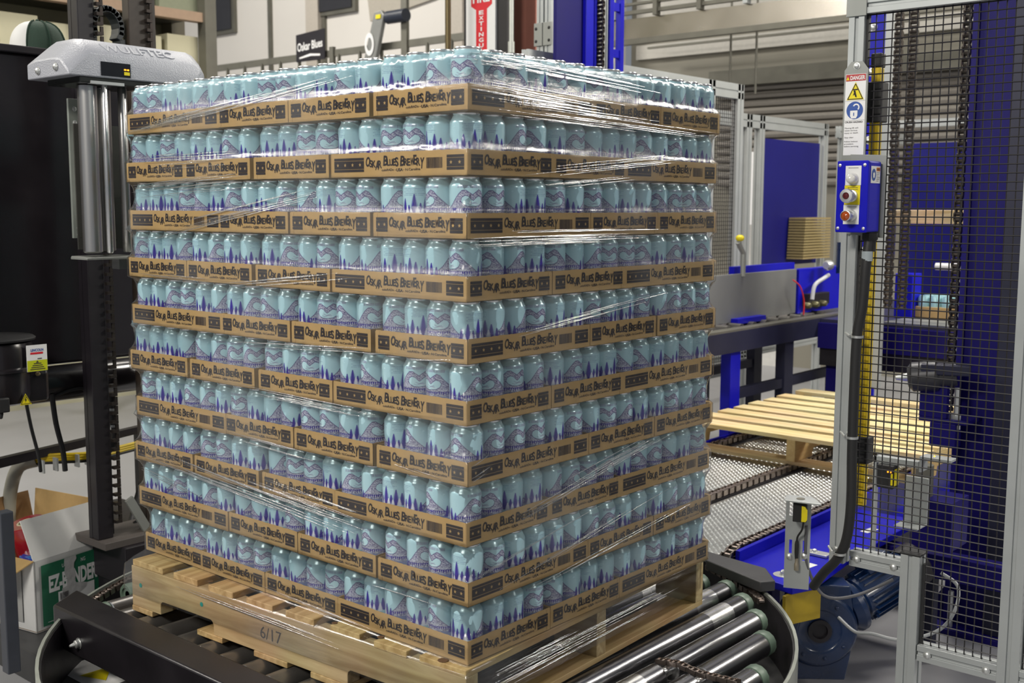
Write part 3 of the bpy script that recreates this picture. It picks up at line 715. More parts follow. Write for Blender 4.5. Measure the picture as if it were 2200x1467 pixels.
t = thing('empty_pallet', 'empty fresh pine pallet waiting on the blue chain conveyor', 'pallet', (-.62, 3.25, .45))
random.seed(9)
y0 = 2.66; X0_, X1_ = -1.16, -.085
for x in (X0_, -.655, X1_-.04): part('stringer', G().prism([(0,.014),(.16,.014),(.17,.05),(.40,.05),(.41,.014),(.79,.014),(.80,.05),(1.03,.05),(1.04,.014),(1.19,.014),(1.19,.105),(0,.105)], (x, y0, .45), (0,1,0), (0,0,1), (.04,0,0)), newy, t, smooth=False, bevel=.0015)
yy = [y0+.0]+[y0+.165+i*.143 for i in range(6)]+[y0+1.19-.10]
for i, y in enumerate(yy):
    wd = .12 if i in (0,) else .095
    part('deck_board', G().box(X0_-random.uniform(0, .008), X1_+random.uniform(0, .006), y, y+wd, .555, .572+random.uniform(0, .003)), newx, t, smooth=False, bevel=.0015)
for y in (y0, y0+.5, y0+.65, y0+1.09): part('bottom_board', G().box(X0_, X1_, y, y+.10, .450, .464), woodx, t, smooth=False, bevel=.0015)

# ================================================================== turntable
CX, CY = -.57, .45
t = thing('roller_turntable', 'round powered roller turntable with steel rim under the wrapped pallet', 'turntable', (CX, CY, 0))
def ring(r0, r1, z0, z1, n=96, a0=0, a1=2*PI):
    g = G(); full = abs(a1-a0-2*PI) < 1e-6; m = n if full else n+1
    for k in range(m):
        a = a0+(a1-a0)*k/n; c, s = math.cos(a), math.sin(a)
        g.v += [(CX+r0*c, CY+r0*s, z0), (CX+r1*c, CY+r1*s, z0), (CX+r1*c, CY+r1*s, z1), (CX+r0*c, CY+r0*s, z1)]
    for k in range(n):
        i, j = 4*k, 4*((k+1) % m)
        for q in range(4): g.f.append((i+q, i+(q+1) % 4, j+(q+1) % 4, j+q)); g.m.append(0)
    if not full: g.f += [(0,1,2,3), (4*n, 4*n+3, 4*n+2, 4*n+1)]; g.m += [0, 0]
    return g
part('rim_band', ring(.958, .966, .27, .438), mat('grey_green_rim_steel', (.36, .38, .34), .4, .5, .1), t, smooth=True)
part('shaded_oily_liner', ring(.953, .9575, .27, .430), black, t)  # black ring added for shade and oil on the rim's inner face
part('turntable_bed', ring(.02, .955, .262, .275), mat('bed_plate', (.10, .10, .10), .45, .3), t)
part('pedestal', G().cyl((CX, CY, 0), (CX, CY, .262), .42, 40), black, t)
RZ, RR = .4175, .0315
def roller_obj(x, ya, yb, bands=(), capa=True, capb=True, dark=False):
    g = G(); r = RR
    def seg(p, q, rr, m): g.lathe([(rr*.86, p), (rr, p+.004), (rr, q-.004), (rr*.86, q)], 28, (x, 0, RZ), (0,1,0), m)
    e = [ya]+[v for b in bands for v in b]+[yb]
    mi = 0
    for k in range(len(e)-1):
        m = 1 if k % 2 == 1 else mi
        g.lathe([(r, e[k]), (r, e[k+1])], 28, (x, 0, RZ), (0,1,0), m)
    for y, s in ((ya, -1), (yb, 1)): g.lathe([(r, y), (r*.96, y+s*.003), (r*.80, y+s*.004), (r*.78, y+s*.001), (.012, y+s*.001), (.012, y+s*.03), (0, y+s*.03)], 28, (x, 0, RZ), (0,1,0), 1)
    o = part('roller', g, [dark_steel if dark else steel, steel_b], t)
    for y, s, c in ((ya, -1, capa), (yb, 1, capb)):
        if c: part('roller_end_cap', G().lathe([(.014, y+s*.006), (r*1.02, y+s*.006), (r*1.05, y+s*.010), (r*1.05, y+s*.032), (r*.98, y+s*.036), (r*.7, y+s*.036), (r*.66, y+s*.030), (0, y+s*.030)], 14, (x, 0, RZ), (0,1,0)), green_cap, o, smooth=True)
    return o
k = 0
for i in range(-10, 10):
    x = CX+.035+i*.0905
    d = x-CX
    if abs(d) > .86: continue
    h = math.sqrt(.885**2-d*d); ya, yb = CY-h+.03, CY+h-.03
    yb2 = min(yb, 1.16)
    if x > .08:
        if yb-.59 > .05: roller_obj(x, .60, yb, (), False, True)
        if .545-ya > .05: roller_obj(x, max(ya, -.08), .545, ((.36, .47),) if .47 < .545 and ya < .3 else (), True, False)
    else:
        dark = x < -.42
        roller_obj(x, max(ya, -.095), yb2, (() if dark else ((.10, .20), (yb2-.18, yb2-.07))), True, True, dark)
def chain_run(pts, pitch=.0125, w=.010, h=.009, name='drive_chain', m=chainm, parent=None):
    """roller chain as joined links laid along a polyline"""
    g = G(); P_ = [V(p) for p in pts]; L = [0]
    for a, b in zip(P_, P_[1:]): L.append(L[-1]+(b-a).length)
    n = int(L[-1]/pitch); s = 0; j = 0
    for k in range(n):
        s = k*pitch
        while j < len(L)-2 and L[j+1] < s: j += 1
        u = (P_[j+1]-P_[j]).normalized(); p = P_[j]+u*(s-L[j]+pitch/2)
        side = V((0,0,1)).cross(u) if abs(u.z) < .9 else V((0,1,0)).cross(u)
        side = side.normalized(); up = u.cross(side)*-1
        R = Matrix((u, side, up)).transposed(); o_ = w*(.5 if k % 2 else .36)
        for sg in (-1, 1): g.obox(p+side*sg*o_, (pitch*1.25, w*.13, h), R)
        g.cyl(p-u*pitch/2-side*w*.34, p-u*pitch/2+side*w*.34, h*.42, 8)
    return part(name, g, m, parent, kind='stuff', smooth=True)
chain_run([(.085, .572, .446), (.14, .574, .452), (.2, .572, .446), (.31, .575, .452)], .0135, .018, .011, parent=t)
chain_run([(CX+.93*math.cos(a), CY+.93*math.sin(a), .43) for a in [math.radians(48+k*4) for k in range(6)]], .016, .022, .015, parent=t)
chain_run([(CX+.935*math.cos(a), CY+.935*math.sin(a), .43) for a in [math.radians(188+k*4) for k in range(9)]], .016, .022, .015, parent=t)
# guard beam across the near side and ramp on the far side
g = G(); g.prism([(-1.37,-.11),(-1.30,-.215),(.45,-.215),(.45,-.125),(-1.20,-.115)], (0,0,.355), (1,0,0), (0,1,0), (0,0,.112))
gb = part('guard_beam', g, beamm, t, 'scuffed black steel guard beam', bevel=.006)
g = G(); bolt(g, (-1.17, -.215, .395), (0,-1,0), .012, .012); bolt(g, (-1.17, -.215, .395), (0,-1,0), .006, .022); part('bolt', g, alu, gb)
g = G(); g.prism([(-.19,1.25),(-.24,1.33),(-.02,1.30),(.055,1.215),(.03,1.175)], (0,0,.442), (1,0,0), (0,1,0), (0,0,.030)); part('transfer_plate', g, mat('charcoal_plate', (.05,.05,.053), .5, .2), t, 'charcoal transfer plate', bevel=.003)
# sticker low on the bed
g = G(); g.flat(rect(-1.33, -1.12, -.20, -.06), (0,0,.2765), (1,0,0), (0,1,0)); s_ = part('floor_sticker', g, white_p, t, 'white sticker with yellow triangle', smooth=False)
g = G(); g.flat([(-1.24,-.18),(-1.16,-.15),(-1.235,-.09)], (0,0,.2775), (1,0,0), (0,1,0)); part('yellow_mark', g, ylab, s_, smooth=False)

# ================================================================== chain conveyor
t = thing('chain_conveyor', 'blue chain conveyor with bright tread plates leading away from the turntable', 'conveyor', (-.6, 2.9, 0))
def tread(x0, x1, y0, y1, z):
    p = part('tread_plate', G().box(x0, x1, y0, y1, z-.006, z), plate_m, t, smooth=False)
    g = G(); k = 0; y = y0+.012
    while y < y1-.01:
        x = x0+.012+(.012 if k % 2 else 0)
        while x < x1-.01:
            a = PI*.12 if (k % 2) else -PI*.12
            U = V((math.cos(a), math.sin(a), 0)); W = V((-math.sin(a), math.cos(a), 0)); c = V((x, y, z))
            g.add([c-U*.0085, c-W*.0028, c+U*.0085, c+W*.0028, c-U*.004+V((0,0,.0017)), c+U*.004+V((0,0,.0017))], [(0,1,4),(1,5,4),(1,2,5),(2,3,5),(3,4,5),(3,0,4)])
            x += .024
        y += .0125; k += 1
    part('tread_pattern', g, plate_m, p, kind='stuff', smooth=False)
tread(-.60, -.265, 1.405, 3.9, .425); tread(-1.06, -.665, 1.405, 3.9, .425)
for x in (-1.10, -.632, -.232):
    chain_run([(x, 1.42, .395), (x, 1.445, .428), (x, 1.50, .443), (x, 3.95, .443)], .0235, .034, .021, 'drag_chain', parent=t)
    part('chain_guide', G().box(x-.022, x+.022, 1.45, 3.95, .405, .430), black, t, smooth=False)
part('side_rail', G().box(-.205, -.190, 1.45, 4.0, .30, .452).box(-.205, -.150, 1.45, 4.0, .30, .310), blue, t, smooth=False, bevel=.002)
part('side_rail', G().box(-1.16, -1.145, 1.45, 4.0, .30, .452), blue, t, smooth=False, bevel=.002)
part('end_plate', G().box(-1.16, -.255, 1.385, 1.400, .30, .430), blue, t, smooth=False, bevel=.002)
part('motor_shelf', G().prism([(-.19,1.60),(-.25,1.46),(-.06,1.36),(.045,1.34),(.075,1.42),(.05,1.70),(.05,2.30),(-.19,2.30)], (0,0,.395), (1,0,0), (0,1,0), (0,0,.022)), blue, t, 'bright blue flange over the motor', smooth=False, bevel=.003)
part('cross_member', G().box(-1.15, -.2, 1.9, 2.0, .22, .34).box(-1.15, -.2, 3.2, 3.3, .22, .34), blue_d, t, smooth=False)
for x in (-1.12, -.22):
    for y in (1.7, 3.6): part('leg', G().box(x-.03, x+.03, y-.03, y+.03, 0, .30).box(x-.06, x+.06, y-.06, y+.06, 0, .012), blue_d, t, smooth=False, bevel=.002)
g = G(); g.prism([(0,0),(.14,0),(.14,.085),(.09,.105),(0,.09)], (.02, 1.33, .30), (.35,.94,0), (0,0,1), (.012,-.004,0)); part('end_bracket', g, yellow_d, t, 'chipped mustard yellow bracket', bevel=.002)
g = G(); g.lathe([(.03,0),(.03,.0008),(0,.0008)], 20, (-.03, 1.43, .4172), (0,0,1)); bolt(g, (-.03, 1.43, .418), (0,0,1), .010, .012)
part('bolt_washer', g, alu, t)
g = G(); g.flat(rect(0, .055, 0, .028), (.0, 1.53, .4176), (.15,.99,0), (-.99,.15,0)); g.flat(rect(0, .07, 0, .03), (-.02, 2.02, .4176), (.15,.99,0), (-.99,.15,0)); part('blank_label', g, white_p, t, smooth=False)
g = G(); g.box(-.08, .0, 1.66, 1.70, .418, .426); bolt(g, (-.05, 1.68, .426), (0,0,1), .009, .008); part('post_clamp', g, alu, t, bevel=.001)

# gear motor under the shelf
t = thing('gear_motor', 'dark blue gear motor hanging below the conveyor shelf by the turntable rim', 'motor', (.04, 1.6, .1))
ax = V((.55, .80, .22)).normalized(); c0 = V((.02, 1.56, .235))
hs = G(); nrm = V((.62,-.78,0)).normalized(); side = V((.78,.62,0)).normalized()
hs.lathe([(0,-.055),(.105,-.055),(.118,-.047),(.118,.04),(.108,.052),(.070,.056),(.062,.050),(.03,.050),(.026,.040),(0,.040)], 36, c0, nrm)
hs.prism([(-.105,-.04),(-.085,-.16),(.085,-.16),(.105,-.04)], c0-nrm*.045, side, V((0,0,1)), nrm*.085)
hs.prism([(-.11,.02),(-.075,.14),(.09,.14),(.11,.02)], c0-nrm*.045, side, V((0,0,1)), nrm*.085)
part('gearbox_housing', hs, motor_b, t, bevel=.004)
g = G(); 
for k in range(8): a = k*PI/4+.2; bolt(g, c0+nrm*.054+side*.088*math.cos(a)+V((0,0,1))*.088*math.sin(a), nrm, .006, .005)
part('housing_bolt', g, motor_b, t)
part('output_bore', G().lathe([(.036,.0),(.036,.012),(.024,.012),(.022,.002),(0,.002)], 24, c0+nrm*.045, nrm), black, t)
mc = c0+V((.075,.115,.065)); ma = V((.40,.72,.35)).normalized()
part('coupling_flange', G().lathe([(0,-.02),(.07,-.02),(.088,0),(.088,.015),(.06,.03),(.06,.045)], 28, mc-ma*.03, ma), motor_b, t)
mg = G(); mg.lathe([(.055,.0),(.066,.01),(.066,.19),(.055,.205),(0,.205)], 28, mc, ma); part('motor_body', mg, motor_b, t)
mg = G(); tt = ma.orthogonal().normalized(); bb = ma.cross(tt)
for k in range(22):
    a = k*2*PI/22; d = tt*math.cos(a)+bb*math.sin(a); R = Matrix((ma, d, ma.cross(d))).transposed(); mg.obox(mc+ma*.10+d*.072, (.155, .016, .0035), R)
part('cooling_fins', mg, motor_b, t, kind='stuff', smooth=False)
d = V((-.35,-.45,.82)); d = (d-ma*d.dot(ma)).normalized(); R = Matrix((ma, ma.cross(d)*-1, d)).transposed()
part('terminal_box', G().obox(mc+ma*.10+d*.088, (.085, .075, .045), R), motor_b, t, bevel=.004)
part('fan_cowl', G().lathe([(.070,.195),(.070,.25),(.055,.262),(0,.262)], 28, mc, ma), black, t)
# cables of the motor
def cable(name, label, pts, r, m, cat='cable', ties=None, n=8):
    o = solo(name, label, cat, G().tube(pts, r, n), m)
    return o
cable('grey_cable', 'thin grey cable looping from the gear motor past the short post', [(.12,1.50,.30), (.19,1.46,.285), (.25,1.44,.30), (.33,1.45,.30), (.41,1.5,.33), (.44,1.55,.38), (.43,1.6,.44), (.38,1.6,.47)], .005, mat('grey_cable_jacket', (.25,.26,.27), .5))
cable('black_cable', 'thin dark cable drooping under the sensor bracket', [(.10,1.305,.62), (.10,1.31,.52), (.125,1.33,.44), (.16,1.35,.41), (.22,1.40,.42), (.30,1.45,.47)], .0045, mat('dark_grey_cable', (.09,.09,.10), .5))

# sensor bracket at the conveyor end
t = thing('sensor_bracket', 'grey slotted sensor bracket standing at the near end of the conveyor', 'bracket', (.075, 1.30, .43))
U = V((.92,.39,0)).normalized(); Nn = V((.39,-.92,0)).normalized(); O = V((.045, 1.285, 0))
zt, zb = .700, .432; wB = .070
g = G()
# plate with slots: built as strips round the openings
def strip(a, b, z0, z1): g.prism([(a,z0),(b,z0),(b,z1),(a,z1)], O, U, V((0,0,1)), Nn*-.004)
strip(0, wB, zb, .50); strip(0, .012, .50, .60); strip(.020, .050, .50, .60); strip(.058, wB, .50, .60); strip(.012, .020, .50, .515); strip(.050, .058, .50, .515); strip(.012,.020,.575,.60); strip(.050,.058,.575,.60); strip(0, wB, .60, .645); strip(0, .010, .645, .69); strip(.032, wB, .645, .69); strip(0, wB, .69, zt)
part('upright_plate', g, alu2, t, smooth=False)
g = G(); g.prism([(0,0),(wB+.002,0),(wB+.012,.02),(wB+.03,.075),(.0,.06)], O+V((0,0,zt)), U, Nn, V((0,0,.005))); part('top_flange', g, alu2, t, smooth=False, bevel=.001)
g = G(); g.lathe([(.012,0),(.012,.0012),(0,.0012)], 20, O+U*.042+Nn*.035+V((0,0,zt+.005)), (0,0,1)); part('flange_hole', g, dull, t)
sn = part('photo_sensor', G().prism([(.022,.640),(.060,.640),(.060,.693),(.022,.693)], O, U, V((0,0,1)), Nn*.045), rubber, t, 'black photo sensor', smooth=False, bevel=.002)
part('sensor_face', G().prism([(.046,.643),(.058,.643),(.062,.65),(.062,.676),(.056,.686),(.046,.688)], O+Nn*.045, U, V((0,0,1)), Nn*.006), ylab, sn, smooth=False, bevel=.001)
g = G(); bolt(g, O+U*.014+V((0,0,.525)), Nn, .009, .007); bolt(g, O+U*.056+V((0,0,.530)), Nn, .009, .007); part('bolt', g, alu, t)
part('cable_plug', G().lathe([(.003,-.03),(.0045,-.02),(.006,-.005),(.006,.02),(.0045,.03),(0,.03)], 12, O+U*.034+Nn*.01+V((0,0,.545)), (0,0,1)), rubber, t)
part('connector_nut', G().lathe([(0,0),(.007,0),(.007,.018),(.005,.022),(.005,.035),(0,.035)], 10, O+U*.035+Nn*.01+V((0,0,.490)), (0,0,1)), mat('brass_grey', (.35,.31,.24), .4, .7), t)
part('sensor_lead', G().tube([O+U*.052+Nn*.035+V((0,0,.640)), O+U*.048+Nn*.03+V((0,0,.615)), O+U*.036+Nn*.016+V((0,0,.59)), O+U*.034+Nn*.01+V((0,0,.57))], .003, 6), rubber, t)

# ================================================================== near safety fence
FY = 1.123; S = .040
t = thing('safety_fence', 'black wire mesh safety fence in slotted aluminium frame at the right', 'fence', (.5, FY, 0))
def prof(name, p0, p1, wa, wb, A, parent, label=None): g = G(); profile(g, p0, p1, wa, wb, A); return part(name, g, alu2, parent, label, smooth=False, bevel=.0008)
xA, xB, xC = .283, .470, .722
prof('post', (xA, FY, .60), (xA, FY, 2.03), S, S, (1,0,0), t)
prof('post', (xB+.008, FY, 0), (xB+.008, FY, .66), .048, .048, (1,0,0), t)
part('post_cap', G().box(xB-.018, xB+.034, FY-.026, FY+.026, .66, .666), rubber, t, smooth=False, bevel=.002)
prof('post', (xC, FY, 0), (xC, FY, 2.03), .050, .048, (1,0,0), t)
prof('rail', (xA+.02, FY, 2.01), (xC-.02, FY, 2.01), S, S, (0,0,1), t)
prof('rail', (xA+.035, FY, .62), (xB-.016, FY, .62), S, S, (0,0,1), t)
prof('rail', (xB+.034, FY, .415), (xC-.025, FY, .415), S, S, (0,0,1), t)
prof('rail', (xC+.025, FY, .415), (1.3, FY, .415), S, S, (0,0,1), t)
prof('rail', (xC+.025, FY, 2.01), (1.3, FY, 2.01), S, S, (0,0,1), t)
g = G()
for x, z in ((xA+.055, .62), (xB-.035, .62), (xB+.06, .415), (xC-.05, .415), (xA, .615)): bolt(g, (x, FY-.02, z), (0,-1,0), .008, .005)
part('bolt', g, alu, t)
part('corner_plate', G().box(xA-.026, xA+.026, FY-.024, FY-.020, 1.985, 2.035), grey_pl, t, smooth=False, bevel=.001)
g = G(); r = .0016; sp = .0205
def wires(x0, x1, z0f, z1):
    n = int((x1-x0)/sp)
    for k in range(n+1):
        x = x0+k*sp; z0 = z0f(x); g.cyl((x, FY, z0), (x, FY, z1), r, 5)
    z = .43
    while z < z1:
        a = x0
        while z0f(a) > z and a < x1: a += sp
        if a < x1: g.cyl((a, FY-.002, z), (x1, FY-.002, z), r, 5)
        z += sp
wires(xA+.022, xC-.027, lambda x: .635 if x < xB+.034 else .43, 1.995); wires(xC+.027, 1.28, lambda x: .43, 1.995)
part('wire_mesh', g, mat('black_coated_wire', (.012,.011,.013), .45), t, kind='stuff', smooth=False)
part('edge_trim', G().box(xA+.020, xA+.026, FY-.006, FY+.006, .64, 1.99).box(xB+.034, xB+.040, FY-.006, FY+.006, .43, .64), rubber, t, smooth=False)

# danger plate
t = thing('danger_sign', 'narrow grey plate with red DANGER label and blue padlock symbol on fence post', 'sign', (.288, FY-.022, 1.74))
sy = FY-.0225; cx = .2885
def SP(a, b): return (cx+a, sy, b)
O0 = (cx, sy, 0); UX = V((1,0,0)); UZ = V((0,0,1))
part('sign_plate', G().prism([(-.017,1.612),(.017,1.612),(.031,1.632),(.031,1.856),(.016,1.876),(-.014,1.876),(-.031,1.856),(-.031,1.632)], O0, UX, UZ, (0,.002,0)), grey_pl, t, smooth=False, bevel=.0006)
g = G(); q = sy-.0005
g.flat(rect(-.0265,.0265,1.648,1.846), (cx,q,0), UX, UZ)
lab = part('sign_face', g, white_p, t, smooth=False)
g = G(); g.flat(rect(-.0255,.0255,1.829,1.845), (cx,q-.0004,0), UX, UZ); part('danger_band', g, mat('danger_red', (.40,.03,.03), .4), lab, smooth=False)
g = G(); text(g, 'DANGER', (cx-.014, q-.0008, 1.832), UX, UZ, width=.038, height=.0095, bold=.03); part('danger_lettering', g, white_p, lab, smooth=False)
g = G(); g.flat([(-.0245,1.832),(-.0165,1.832),(-.0205,1.840)], (cx,q-.0008,0), UX, UZ); g.flat([(-.0225,1.783),(.0225,1.783),(0,1.8265)], (cx,q-.0004,0), UX, UZ); part('yellow_triangle', g, ylab, lab, smooth=False)
g = G()
tri = [(-.0195,1.785),(.0195,1.785),(0,1.822)]
for i in range(3):
    a, b = V(tri[i]), V(tri[(i+1) % 3]); d = (b-a).normalized(); nn = V((-d.y, d.x)); g.flat([tuple(a-nn*.001), tuple(b-nn*.001), tuple(b+nn*.001), tuple(a+nn*.001)], (cx,q-.0008,0), UX, UZ)
g.flat(rect(-.006,.006,1.8065,1.8095), (cx,q-.0008,0), UX, UZ); g.flat([(-.005,1.806),(0,1.806),(.002,1.797),(.004,1.792),(.001,1.789),(-.002,1.795)], (cx,q-.0008,0), UX, UZ); g.flat([(-.004,1.80),(-.0015,1.797),(-.006,1.793)], (cx,q-.0008,0), UX, UZ)
g.flat([(.001,1.792),(.005,1.789),(.004,1.7885),(0,1.791)], (cx,q-.0008,0), UX, UZ)
for z in (1.7805, 1.733): g.flat(rect(-.0265,.0265,z,z+.0003), (cx,q-.0006,0), UX, UZ)
for s_, z, h in (('CRUSH HAZARD', 1.727, .0042),): text(g, s_, (cx-.0245, q-.0006, z), UX, UZ, width=.046, height=h, bold=.02)
for s_, z, w_ in (('Moving lift will', 1.717, .035), ('cause serious', 1.711, .033), ('injury or death.', 1.705, .036), ('Stay clear', 1.694, .024), ('Follow lockout', 1.684, .035), ('procedure', 1.678, .024), ('before servicing.', 1.672, .038)):
    text(g, s_, (cx-.0245, q-.0006, z-.004), UX, UZ, width=w_, height=.0034, bold=.0)
part('black_symbols', g, ink, lab, smooth=False)
g = G(); g.flat([(.0215*math.cos(a), 1.7575+.0215*math.sin(a)) for a in [k*2*PI/32 for k in range(32)]], (cx,q-.0004,0), UX, UZ); part('blue_disc', g, blue_ink, lab, smooth=False)
g = G(); g.flat([(-.0115,1.757),(.0075,1.757),(.0075,1.744),(.004,1.738),(-.008,1.738),(-.0115,1.744)], (cx,q-.0008,0), UX, UZ)
arc = [(.0035+.009*math.cos(a), 1.765+.009*math.sin(a)) for a in [math.radians(-50+k*26) for k in range(9)]]; arc2 = [(.0035+.0055*math.cos(a), 1.765+.0055*math.sin(a)) for a in [math.radians(-50+k*26) for k in range(9)]]
for i in range(8): g.flat([arc[i], arc[i+1], arc2[i+1], arc2[i]], (cx,q-.0008,0), UX, UZ)
part('white_padlock', g, white_p, lab, smooth=False)
g = G(); g.flat(rect(-.0032,-.0008,1.744,1.752), (cx,q-.0011,0), UX, UZ); part('keyhole', g, blue_ink, lab, smooth=False)
g = G(); bolt(g, (cx+.001, sy, 1.865), (0,-1,0), .0068, .005); bolt(g, (cx, sy, 1.624), (0,-1,0), .0068, .005); part('screw', g, alu, t)

# control box
t = thing('control_box', 'blue push button control box with lamps mounted on the fence post', 'control box', (.33, FY-.02, 1.54))
bx0, bx1, bz0, bz1, by = .288, .366, 1.459, 1.630, 1.023
part('back_plate', G().prism([(-.003,1.452),(.092,1.444),(.093,1.646),(.0,1.650)], (.282, FY-.024, 0), UX, UZ, (0,.003,0)), grey_pl, t, smooth=False, bevel=.001)
bd = part('enclosure', G().box(bx0, bx1, by, FY-.03, bz0, bz1), blue, t, smooth=False, bevel=.004)
part('enclosure_lid', G().box(bx0-.001, bx1+.001, by-.008, by+.002, bz0-.001, bz1+.001), blue, t, smooth=False, bevel=.003)
fy = by-.0085
g = G(); g.flat(rect(.3095,.3495,1.572,1.6185), (0,fy,0), UX, UZ); g.flat(rect(.3075,.3475,1.478,1.5245), (0,fy,0), UX, UZ); part('white_legend', g, white_p, t, smooth=False)
g = G(); g.flat(rect(.3085,.3485,1.525,1.5715), (0,fy,0), UX, UZ); part('yellow_legend', g, ylab, t, 'yellow legend plate', smooth=False)
g = G()
for s_, z in (('LIGHT SCREEN', 1.6125), ('EMERGENCY STOP', 1.565), ('PUSH TO RESET', 1.5605), ('LIGHT SCREEN', 1.519)):
    random.seed(z*1000); x = .317
    while x < .341: w_ = random.uniform(.001, .0022); g.flat(rect(x, x+w_, z, z+.0016), (0,fy-.0004,0), UX, UZ); x += w_+.0008
part('legend_print', g, ink_b, t, smooth=False)
yv = V((0,-1,0))
part('white_lamp', G().lathe([(.0135,0),(.0135,.006),(.0125,.008),(.0125,.014),(.0108,.0195),(.007,.0235),(0,.025)], 24, (.330, fy, 1.588), yv), milk, t, 'round milky white lamp')
bn = part('push_button', G().lathe([(.0145,0),(.0145,.007),(.0115,.008),(.0115,.024),(.0165,.026),(.0175,.031),(.0155,.037),(.0085,.0375),(.008,.035),(0,.035)], 28, (.329, fy, 1.546), yv), alu, t, 'silver mushroom push button')
part('button_centre', G().lathe([(.008,.0352),(.006,.0375),(0,.0385)], 20, (.329, fy, 1.546), yv), dkred, bn)
an = part('amber_lamp', G().lathe([(.0145,0),(.0145,.010),(.0115,.012),(.0115,.026),(.0132,.027),(.0132,.033),(.0112,.034),(.0112,.031)], 28, (.328, fy, 1.4985), yv), alu, t, 'amber lamp with chrome bezel')
part('amber_lens', G().lathe([(.0112,.031),(.008,.0345),(0,.036)], 20, (.328, fy, 1.4985), yv), amber, an)
g = G()
for x, z in ((.2945, 1.620), (.3575, 1.620), (.2945, 1.468), (.3595, 1.468)): bolt(g, (x, by-.008, z), yv, .0032, .0022)
part('screw', g, alu, t)
X1 = bx1+.0008
g = G(); g.flat(rect(.008,.062,1.577,1.618), (X1, by, 0), (0,1,0), UZ); so = part('side_label', g, white_p, t, smooth=False)
g = G(); g.flat([(.024+.0125*math.cos(a), 1.597+.0145*math.sin(a)) for a in [k*2*PI/24 for k in range(24)]], (X1+.0004,by,0), (0,1,0), UZ); part('blue_symbol', g, blue_ink, so, smooth=False)
g = G(); g.flat([(.020,1.59),(.028,1.59),(.030,1.60),(.026,1.604),(.022,1.600),(.018,1.603)], (X1+.0007,by,0), (0,1,0), UZ); part('white_book', g, white_p, so, smooth=False)
g = G(); g.flat(rect(.039,.060,1.606,1.615), (X1+.0004,by,0), (0,1,0), UZ); part('orange_strip', g, orange, so, smooth=False)
g = G()
for k in range(6): g.flat(rect(.040,.058-.003*(k % 3),1.602-k*.004,1.603-k*.004), (X1+.0004,by,0), (0,1,0), UZ)
text(g, 'WARNING', (X1+.0007, by+.041, 1.608), V((0,1,0)), UZ, width=.017, height=.005, bold=.02)
part('fine_print', g, ink_b, so, smooth=False)
# black conduit hose down the post
hose = [(.352,1.075,1.455), (.350,1.062,1.38), (.346,1.060,1.28), (.335,1.060,1.20), (.333,1.060,1.05), (.334,1.060,.90), (.336,1.062,.78), (.326,1.065,.68), (.300,1.07,.62), (.262,1.08,.575), (.22,1.11,.52)]
t = thing('conduit_hose', 'thick black conduit hose strapped down the fence post from the control box', 'hose', (.33, 1.06, .6))
part('hose', G().tube(hose, .0125, 14), rubber, t)
part('gland', G().lathe([(.020,0),(.020,-.015),(.016,-.02),(.016,-.045),(0,-.045)], 6, (.352,1.075,1.456), (0,0,1)), rubber, t)
g = G()
for z, x in ((1.20, .336), (.945, .333), (.64, .312)): g.lathe([(.0135,-.003),(.0150,-.003),(.0150,.003),(.0135,.003)], 16, (x,1.06,z), (0,0,1)); g.cyl((x-.02, 1.06, z), (x-.045, 1.09, z+.004), .003, 8); bolt(g, (x-.024, 1.09, z+.003), (-.3,-1,0), .005, .004)
part('hose_clamp', g, alu, t)
g = G(); g.lathe([(.0132,-.012),(.0132,.012)], 14, (.351,1.064,1.40), (0,0,1)); part('cable_tag', g, mat('pale_tag', (.30,.34,.36), .5), t)
# light curtain column
t = thing('light_curtain', 'yellow light curtain column clamped behind the fence post', 'sensor column', (.302, 1.17, .75))
part('curtain_body', G().box(.302, .326, 1.158, 1.182, .745, 1.865), yellow, t, smooth=False, bevel=.002)
part('lens_strip', G().box(.310, .318, 1.1565, 1.158, .76, 1.85), yellow_d, t, smooth=False)
part('top_bracket', G().box(.296, .336, 1.15, 1.19, 1.73, 1.83), rubber, t, smooth=False, bevel=.003)
part('lower_bracket', G().box(.298, .336, 1.15, 1.19, .86, .93), rubber, t, smooth=False, bevel=.003)
part('end_cap', G().box(.300, .328, 1.156, 1.184, 1.865, 1.90), rubber, t, smooth=False, bevel=.003)

# ================================================================== lift columns (blue palletiser)
def lift_chain(x, y, z0, z1, parent, w=.026, pitch=.0205):
    g = G(); z = z0; k = 0
    while z < z1:
        o_ = w*(.5 if k % 2 else .32)
        for s_ in (-1, 1): g.box(x+s_*o_-.002, x+s_*o_+.002, y-.010, y+.010, z+.001, z+pitch*1.15)
        g.cyl((x-w*.55, y, z), (x+w*.55, y, z), .008, 8); z += pitch; k += 1
    return part('lift_chain', g, mat('dark_chain', (.06,.05,.045), .35, .8), parent, kind='stuff', smooth=True)
t = thing('lift_column', 'massive dark blue lift column on the floor behind the fence mesh', 'column', (.2, 2.55, 0))
part('column_web', G().box(.115, .255, 2.45, 2.47, .02, 2.9), blue_d, t, smooth=False, bevel=.002)
part('column_flange', G().box(.105, .125, 2.43, 2.60, .02, 2.9), blue_d, t, smooth=False, bevel=.002)
part('guide_channel', G().box(.255, .330, 2.40, 2.56, .02, 2.9), navy, t, 'slate grey guide channel', smooth=False, bevel=.002)
part('base_plate', G().box(.03, .40, 2.36, 2.70, 0, .02), blue_d, t, smooth=False, bevel=.002)
part('gusset', G().prism([(0,.02),(-.10,.02),(0,.16)], (.105,2.47,0), (1,0,0), (0,0,1), (0,.01,0)), blue_d, t, smooth=False)
lift_chain(.078, 2.46, .80, 2.9, t)
part('anchor_bolt', G().cyl((.14, 2.40, .0), (.14, 2.40, .15), .010, 10), alu, t)
